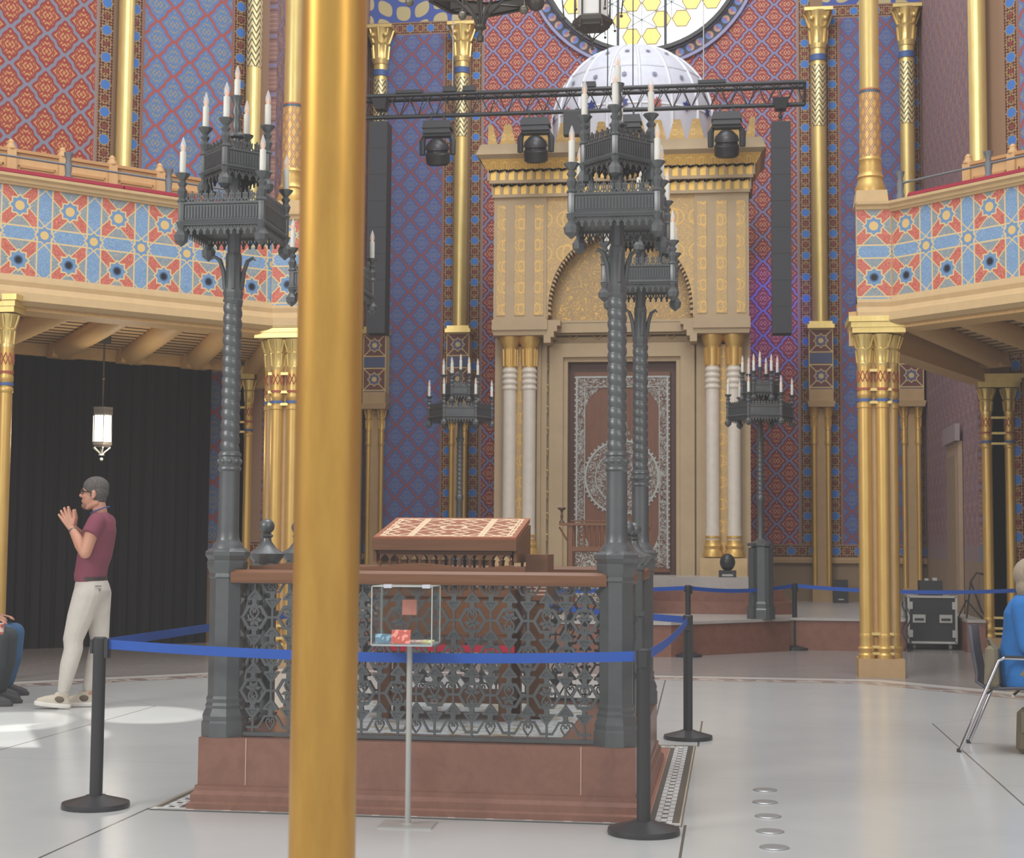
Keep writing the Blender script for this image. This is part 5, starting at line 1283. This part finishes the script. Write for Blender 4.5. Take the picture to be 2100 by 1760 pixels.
# --- chair with chrome frame
def chair(loc,rz,label,grp=None):
    t=empty('shell_chair',loc,label,'chair',rz,grp); ms=mat('dark grey shell',rgb(78,76,84),.6)
    b=MB(); pr=[(-.30,.86),(-.285,.7),(-.26,.55),(-.235,.48),(-.18,.425),(-.1,.415),(.1,.425),(.2,.43),(.235,.415)]
    vs=[];fs=[];n=9
    for i,(x,z) in enumerate(pr):
        w=.2+.03*min(i,5)/5
        for j in range(n):
            u=-1+2*j/(n-1); vs.append((x+.03*u*u*(1 if i<3 else 0),u*w,z+(.018*u*u if i>3 else 0)))
    for i in range(len(pr)-1):
        for j in range(n-1): a=i*n+j; fs.append((a,a+1,a+n+1,a+n))
    b.add(vs,fs); o=b.build('seat_shell',ms,t,60); m=o.modifiers.new('thick','SOLIDIFY'); m.thickness=.018
    for sy in (-1,1):
        b=MB(); b.tube([(-.34,sy*.27,.0),(-.07,sy*.27,.635),(-.03,sy*.27,.655),(.22,sy*.27,.655),(.25,sy*.27,.63),(.22,sy*.25,.4)],.0125,8); b.build('frame_leg',m_chrome,t,50)
        b=MB(); b.tube([(-.02,sy*.2,.40),(-.06,sy*.22,.38),(-.15,sy*.23,.0)],.011,8) if False else b.tube([(.12,sy*.24,.40),(.28,sy*.26,.0)],.0115,8); b.build('front_leg',m_chrome,t,50)
        MB().box(.1,sy*.27,.665,.26,.035,.015).build('arm_pad',m_black,t)
        b=MB(); b.lathe([(.016,0),(.016,.025)],10,(-.34,sy*.27,0)); b.lathe([(.016,0),(.016,.025)],10,(.28,sy*.26,0)); b.each('foot_cap',m_black,t)
    b=MB(); b.tube([(.02,-.27,.40),(.02,.27,.40)],.011,6); b.tube([(-.16,-.25,.40),(-.16,.25,.40)],.011,6); b.tube([(-.17,-.25,.40),(-.17,-.25,.40)],.01,6) if False else None; b.build('cross_bar',m_chrome,t)
    return t
r_=-math.radians(15); f1=hz(1967,1543)
cc=math.cos(r_); ss=math.sin(r_); cl=(f1[0]-(-.34*cc-(-.27)*ss), f1[1]-(-.34*ss+(-.27)*cc))
chair((cl[0],cl[1],0),r_,'grey shell chair with chrome legs at the right edge')
# --- seated figures
def seated(loc,rz,label,top,topm,legm,hair_m,skin_m,shoes,long_hair=False,scale=1,lean=0):
    t=empty('person',loc,label,'person',rz); S=Matrix.Scale(scale,4)
    hx=-.04+lean
    b=MB(); b.T=S; head(b,(hx+.05,0,1.17),1.0,.1); cap(b,[(hx,0,1.12),(hx-.03,0,1.0)],[.05,.055])
    for sy in (1,-1):
        sh=(-.05+lean*.8,sy*.17,.98); el=(.04,sy*.22,.72); wr=(.26,sy*.12,.66)
        cap(b,[sh,el],[.05,.042]); cap(b,[el,wr],[.04,.026]); hand(b,wr,(.95,-sy*.15,-.12),(0,0,-1),(0,-sy*1,.1),.95,.35,.12)
        cap(b,[(-.02,sy*.09,.52),(.4,sy*.11,.50)],[.07,.05]); cap(b,[(.4,sy*.11,.50),(.35,sy*.11,.1)],[.045,.035])
    ell(b,[(-.03,0,.45,.1,.14),(-.04,0,.7,.09,.13),(-.05+lean*.7,0,.95,.09,.15),(-.05+lean*.8,0,1.02,.05,.08)],16)
    o=b.build('body',skin_m,t,60); voxel(o,.0065,1)
    b=MB(); b.T=S; ell(b,[(-.02,0,.43,.16,.2),(-.03,0,.52,.16,.195),(-.035,0,.66,.14,.18),(-.04+lean*.5,0,.8,.14,.19),(-.05+lean*.7,0,.93,.135,.2),(-.055+lean*.8,0,1.0,.1,.17),(-.05+lean*.9,0,1.05,.065,.08)],26)
    for sy in (1,-1):
        sh=(-.05+lean*.8,sy*.165,.97); el=(.03,sy*.23,.71); wr=(.2,sy*.15,.66); cap(b,[sh,tuple(Vector(sh).lerp(Vector(el),.5)),el],[.08,.072,.062]); cap(b,[el,wr],[.06,.042])
    o=b.build(top,topm,t,60); voxel(o,.011,2)
    b=MB(); b.T=S
    for sy in (1,-1): cap(b,[(-.03,sy*.085,.52),(.2,sy*.1,.53),(.41,sy*.12,.52)],[.11,.098,.078]); cap(b,[(.41,sy*.12,.52),(.4,sy*.12,.32),(.35,sy*.12,.13)],[.078,.075,.07])
    ell(b,[(-.03,0,.42,.14,.18),(-.03,0,.6,.13,.17)],20)
    o=b.build('trousers',legm,t,60); voxel(o,.011,2)
    b=MB(); b.T=S; hc=(hx+.05,0,1.17)
    if long_hair:
        b.ball((hc[0]-.025,0,hc[2]+.02),.118,20,14,sx=1.05,sy=.92,sz=1.0); b.ball((hc[0]-.06,0,hc[2]-.07),.09,18,12,sx=.8,sy=1.1,sz=1.1)
    else: b.ball((hc[0]-.02,0,hc[2]+.04),.104,20,14,sx=1.02,sy=.84,sz=.9)
    o=b.build('hair',hair_m,t,60); voxel(o,.009,1)
    b=MB(); b.T=S
    for sy in (-1,1): b.ball((hc[0]+.083,sy*.032,hc[2]+.018),.01,8,6)
    b.each('eye',mat('dark eyes',rgb(58,44,40),.3),t)
    for sy in (-1,1): shoe(t,(.35*scale,sy*.12*scale,.0),0,0,.98,shoes,False)
    return t
sw=(cl[0]+.06*cc,cl[1]+.06*ss,0)
bl=[mat('dark sole',rgb(70,68,66),.7),mat('dark trainer',rgb(62,62,64),.7),mat('grey laces',rgb(110,110,110),.8),mat('olive panel',rgb(104,92,76),.8)]
seated((sw[0]+.03,sw[1],-.0),r_,'woman with grey blond hair in a bright blue jacket sitting at the right edge','jacket',mat('bright blue fleece',rgb(26,108,178),.8,bump=lambda: noise(6,3)),mat('khaki cloth',rgb(124,114,92),.85),mat('grey blond hair',rgb(160,144,122),.8,bump=lambda: noise(60,2,(1,1,.2))),skin2,bl,True,1.03,.06)
t=empty('khaki_bag',(sw[0]-.22*cc+.1*0,sw[1]-.22*ss-.14,.59),'khaki cloth bag wedged against the chair back behind the woman','bag'); b=MB(); b.box(0,0,.0,.1,.22,.28,r_,.8); o=b.build('pouch',mat('khaki cloth',rgb(124,114,92),.85),t); o.modifiers.new('bev','BEVEL').width=.02; b=MB(); b.tube([(0,-.08,.12),(-.02,-.04,.18),(-.02,.04,.18),(0,.08,.12)],.01,6); b.build('strap',mat('khaki strap',rgb(110,100,80),.8),t)
v=hz(2088,1546); t=empty('khaki_satchel',(v[0]+.14,v[1],0),'khaki shoulder bag standing on the floor under the chair at the right edge','bag'); b=MB(); b.box(0,0,.16,.3,.16,.3,r_,.92); o=b.build('pouch',mat('olive canvas',rgb(104,92,72),.85),t); o.modifiers.new('bev','BEVEL').width=.03; b=MB(); b.box(0,-.09,.22,.26,.012,.14,r_); b.build('flap',mat('khaki strap',rgb(110,100,80),.8),t)
# left edge sitters
a0=math.radians(8); 
v=hz(-112,1446); oL=(v[0],v[1]+.05)
seated((oL[0],oL[1],0),a0,'person in black trousers and dark trainers sitting at the left edge','shirt',mat('dark shirt',rgb(60,64,70),.8),mat('black trousers',rgb(58,64,66),.85),mat('dark hair',rgb(50,44,42),.9),skin,bl,False,1.1)
chair((oL[0]-.04,oL[1],0),a0,'grey shell chair under the person in black trousers, at the left edge','chairs of the sitters at the left edge')
oM=(oL[0]-.31,oL[1]+.66)
seated((oM[0]+.06,oM[1],0),a0,'person in blue jeans sitting behind the black trousers at the left edge','shirt',mat('grey shirt',rgb(120,124,130),.8),mat('blue denim',rgb(58,96,132),.85),mat('dark hair',rgb(50,44,42),.9),skin,bl,False,1.1)
chair((oM[0]+.02,oM[1],0),a0,'grey shell chair under the person in blue jeans, at the left edge','chairs of the sitters at the left edge')
v=hy(0,1290,oL[1]-.1); t=empty('paper_cup',(v[0],v[1],.63),'red patterned paper cup held on the lap at the left edge','cup'); b=MB(); b.lathe([(.03,-.02),(.042,.075)],20); b.build('cup',mat('patterned cup',rgb(170,90,80),.6,fn=lambda: mix(noise(30,2)>.52,rgb(176,96,84),rgb(224,200,188))),t,50)
# ================================================================ LIGHT, WORLD, CAMERA
w=bpy.data.worlds.new('world'); bpy.context.scene.world=w; w.use_nodes=True; bg=w.node_tree.nodes['Background']; bg.inputs[0].default_value=(.93,.96,1,1); bg.inputs[1].default_value=.75
def light(kind,name,loc,target,energy,size=1,color=(1,1,1),**kw):
    L=bpy.data.lights.new(name,kind); L.energy=energy; L.color=color
    if kind=='AREA': L.shape='DISK'; L.size=size
    else: L.shadow_soft_size=size
    for k_,v_ in kw.items(): setattr(L,k_,v_)
    o=bpy.data.objects.new(name,L); C.objects.link(o); o.location=loc; o.rotation_euler=(Vector(target)-Vector(loc)).to_track_quat('-Z','Y').to_euler(); return o
light('AREA','skylight',(0,2,16),(0,3,0),1350,9,(.97,.98,1))
light('AREA','back_wall_fill',(0,12.5,14.5),(0,18.6,9),300,5,(.96,.97,1))  # extra area lamp, added to lighten the upper back wall
light('AREA','hall_windows_left',(-9,-9,8),(2,8,3),900,5,(1,.98,.95))
light('AREA','hall_windows_right',(9,-12,9),(0,10,3),500,5,(1,.96,.9))
pa=hz(70,1508); light('SPOT','sun_patch',(3,-10,14),(pa[0],pa[1],0),26000,.02,(1,.98,.94),spot_size=math.radians(3.4),spot_blend=.35)
pa=hz(300,1466); light('SPOT','sun_patch',(4,-9,15),(pa[0],pa[1],0),24000,.02,(1,.98,.94),spot_size=math.radians(3.0),spot_blend=.4)
pa=hz(20,1480); light('SPOT','sun_patch',(1,-11,14),(pa[0],pa[1],0),20000,.02,(1,.98,.94),spot_size=math.radians(3.0),spot_blend=.35)
v=hy(1565,640,18.6); light('SPOT','violet_stage_light',(2.3,14.6,8.2),(2.25,18.6,v[2]),700,.05,(.22,.1,1),spot_size=math.radians(26),spot_blend=.9)
cam=bpy.data.cameras.new('camera'); co=bpy.data.objects.new('camera',cam); C.objects.link(co)
M=Matrix((cR+(0,),cU+(0,),tuple(-x for x in cF)+(0,),(0,0,0,1))).transposed(); M.translation=Vector(CAM); co.matrix_world=M
cam.sensor_width=36; cam.sensor_fit='HORIZONTAL'; cam.lens=FP/2100*36; cam.clip_start=.05; cam.clip_end=200
cam.dof.use_dof=True; cam.dof.focus_distance=11; cam.dof.aperture_fstop=5.6
sc=bpy.context.scene; sc.camera=co
sc.view_settings.view_transform='Standard'; sc.view_settings.look='None'; sc.view_settings.exposure=0
vs=sc.view_settings; vs.use_curve_mapping=True; cm=vs.curve_mapping; cv=cm.curves[3]; cv.points[0].location=(0,.028); cv.points[1].location=(1,.96); cm.update()
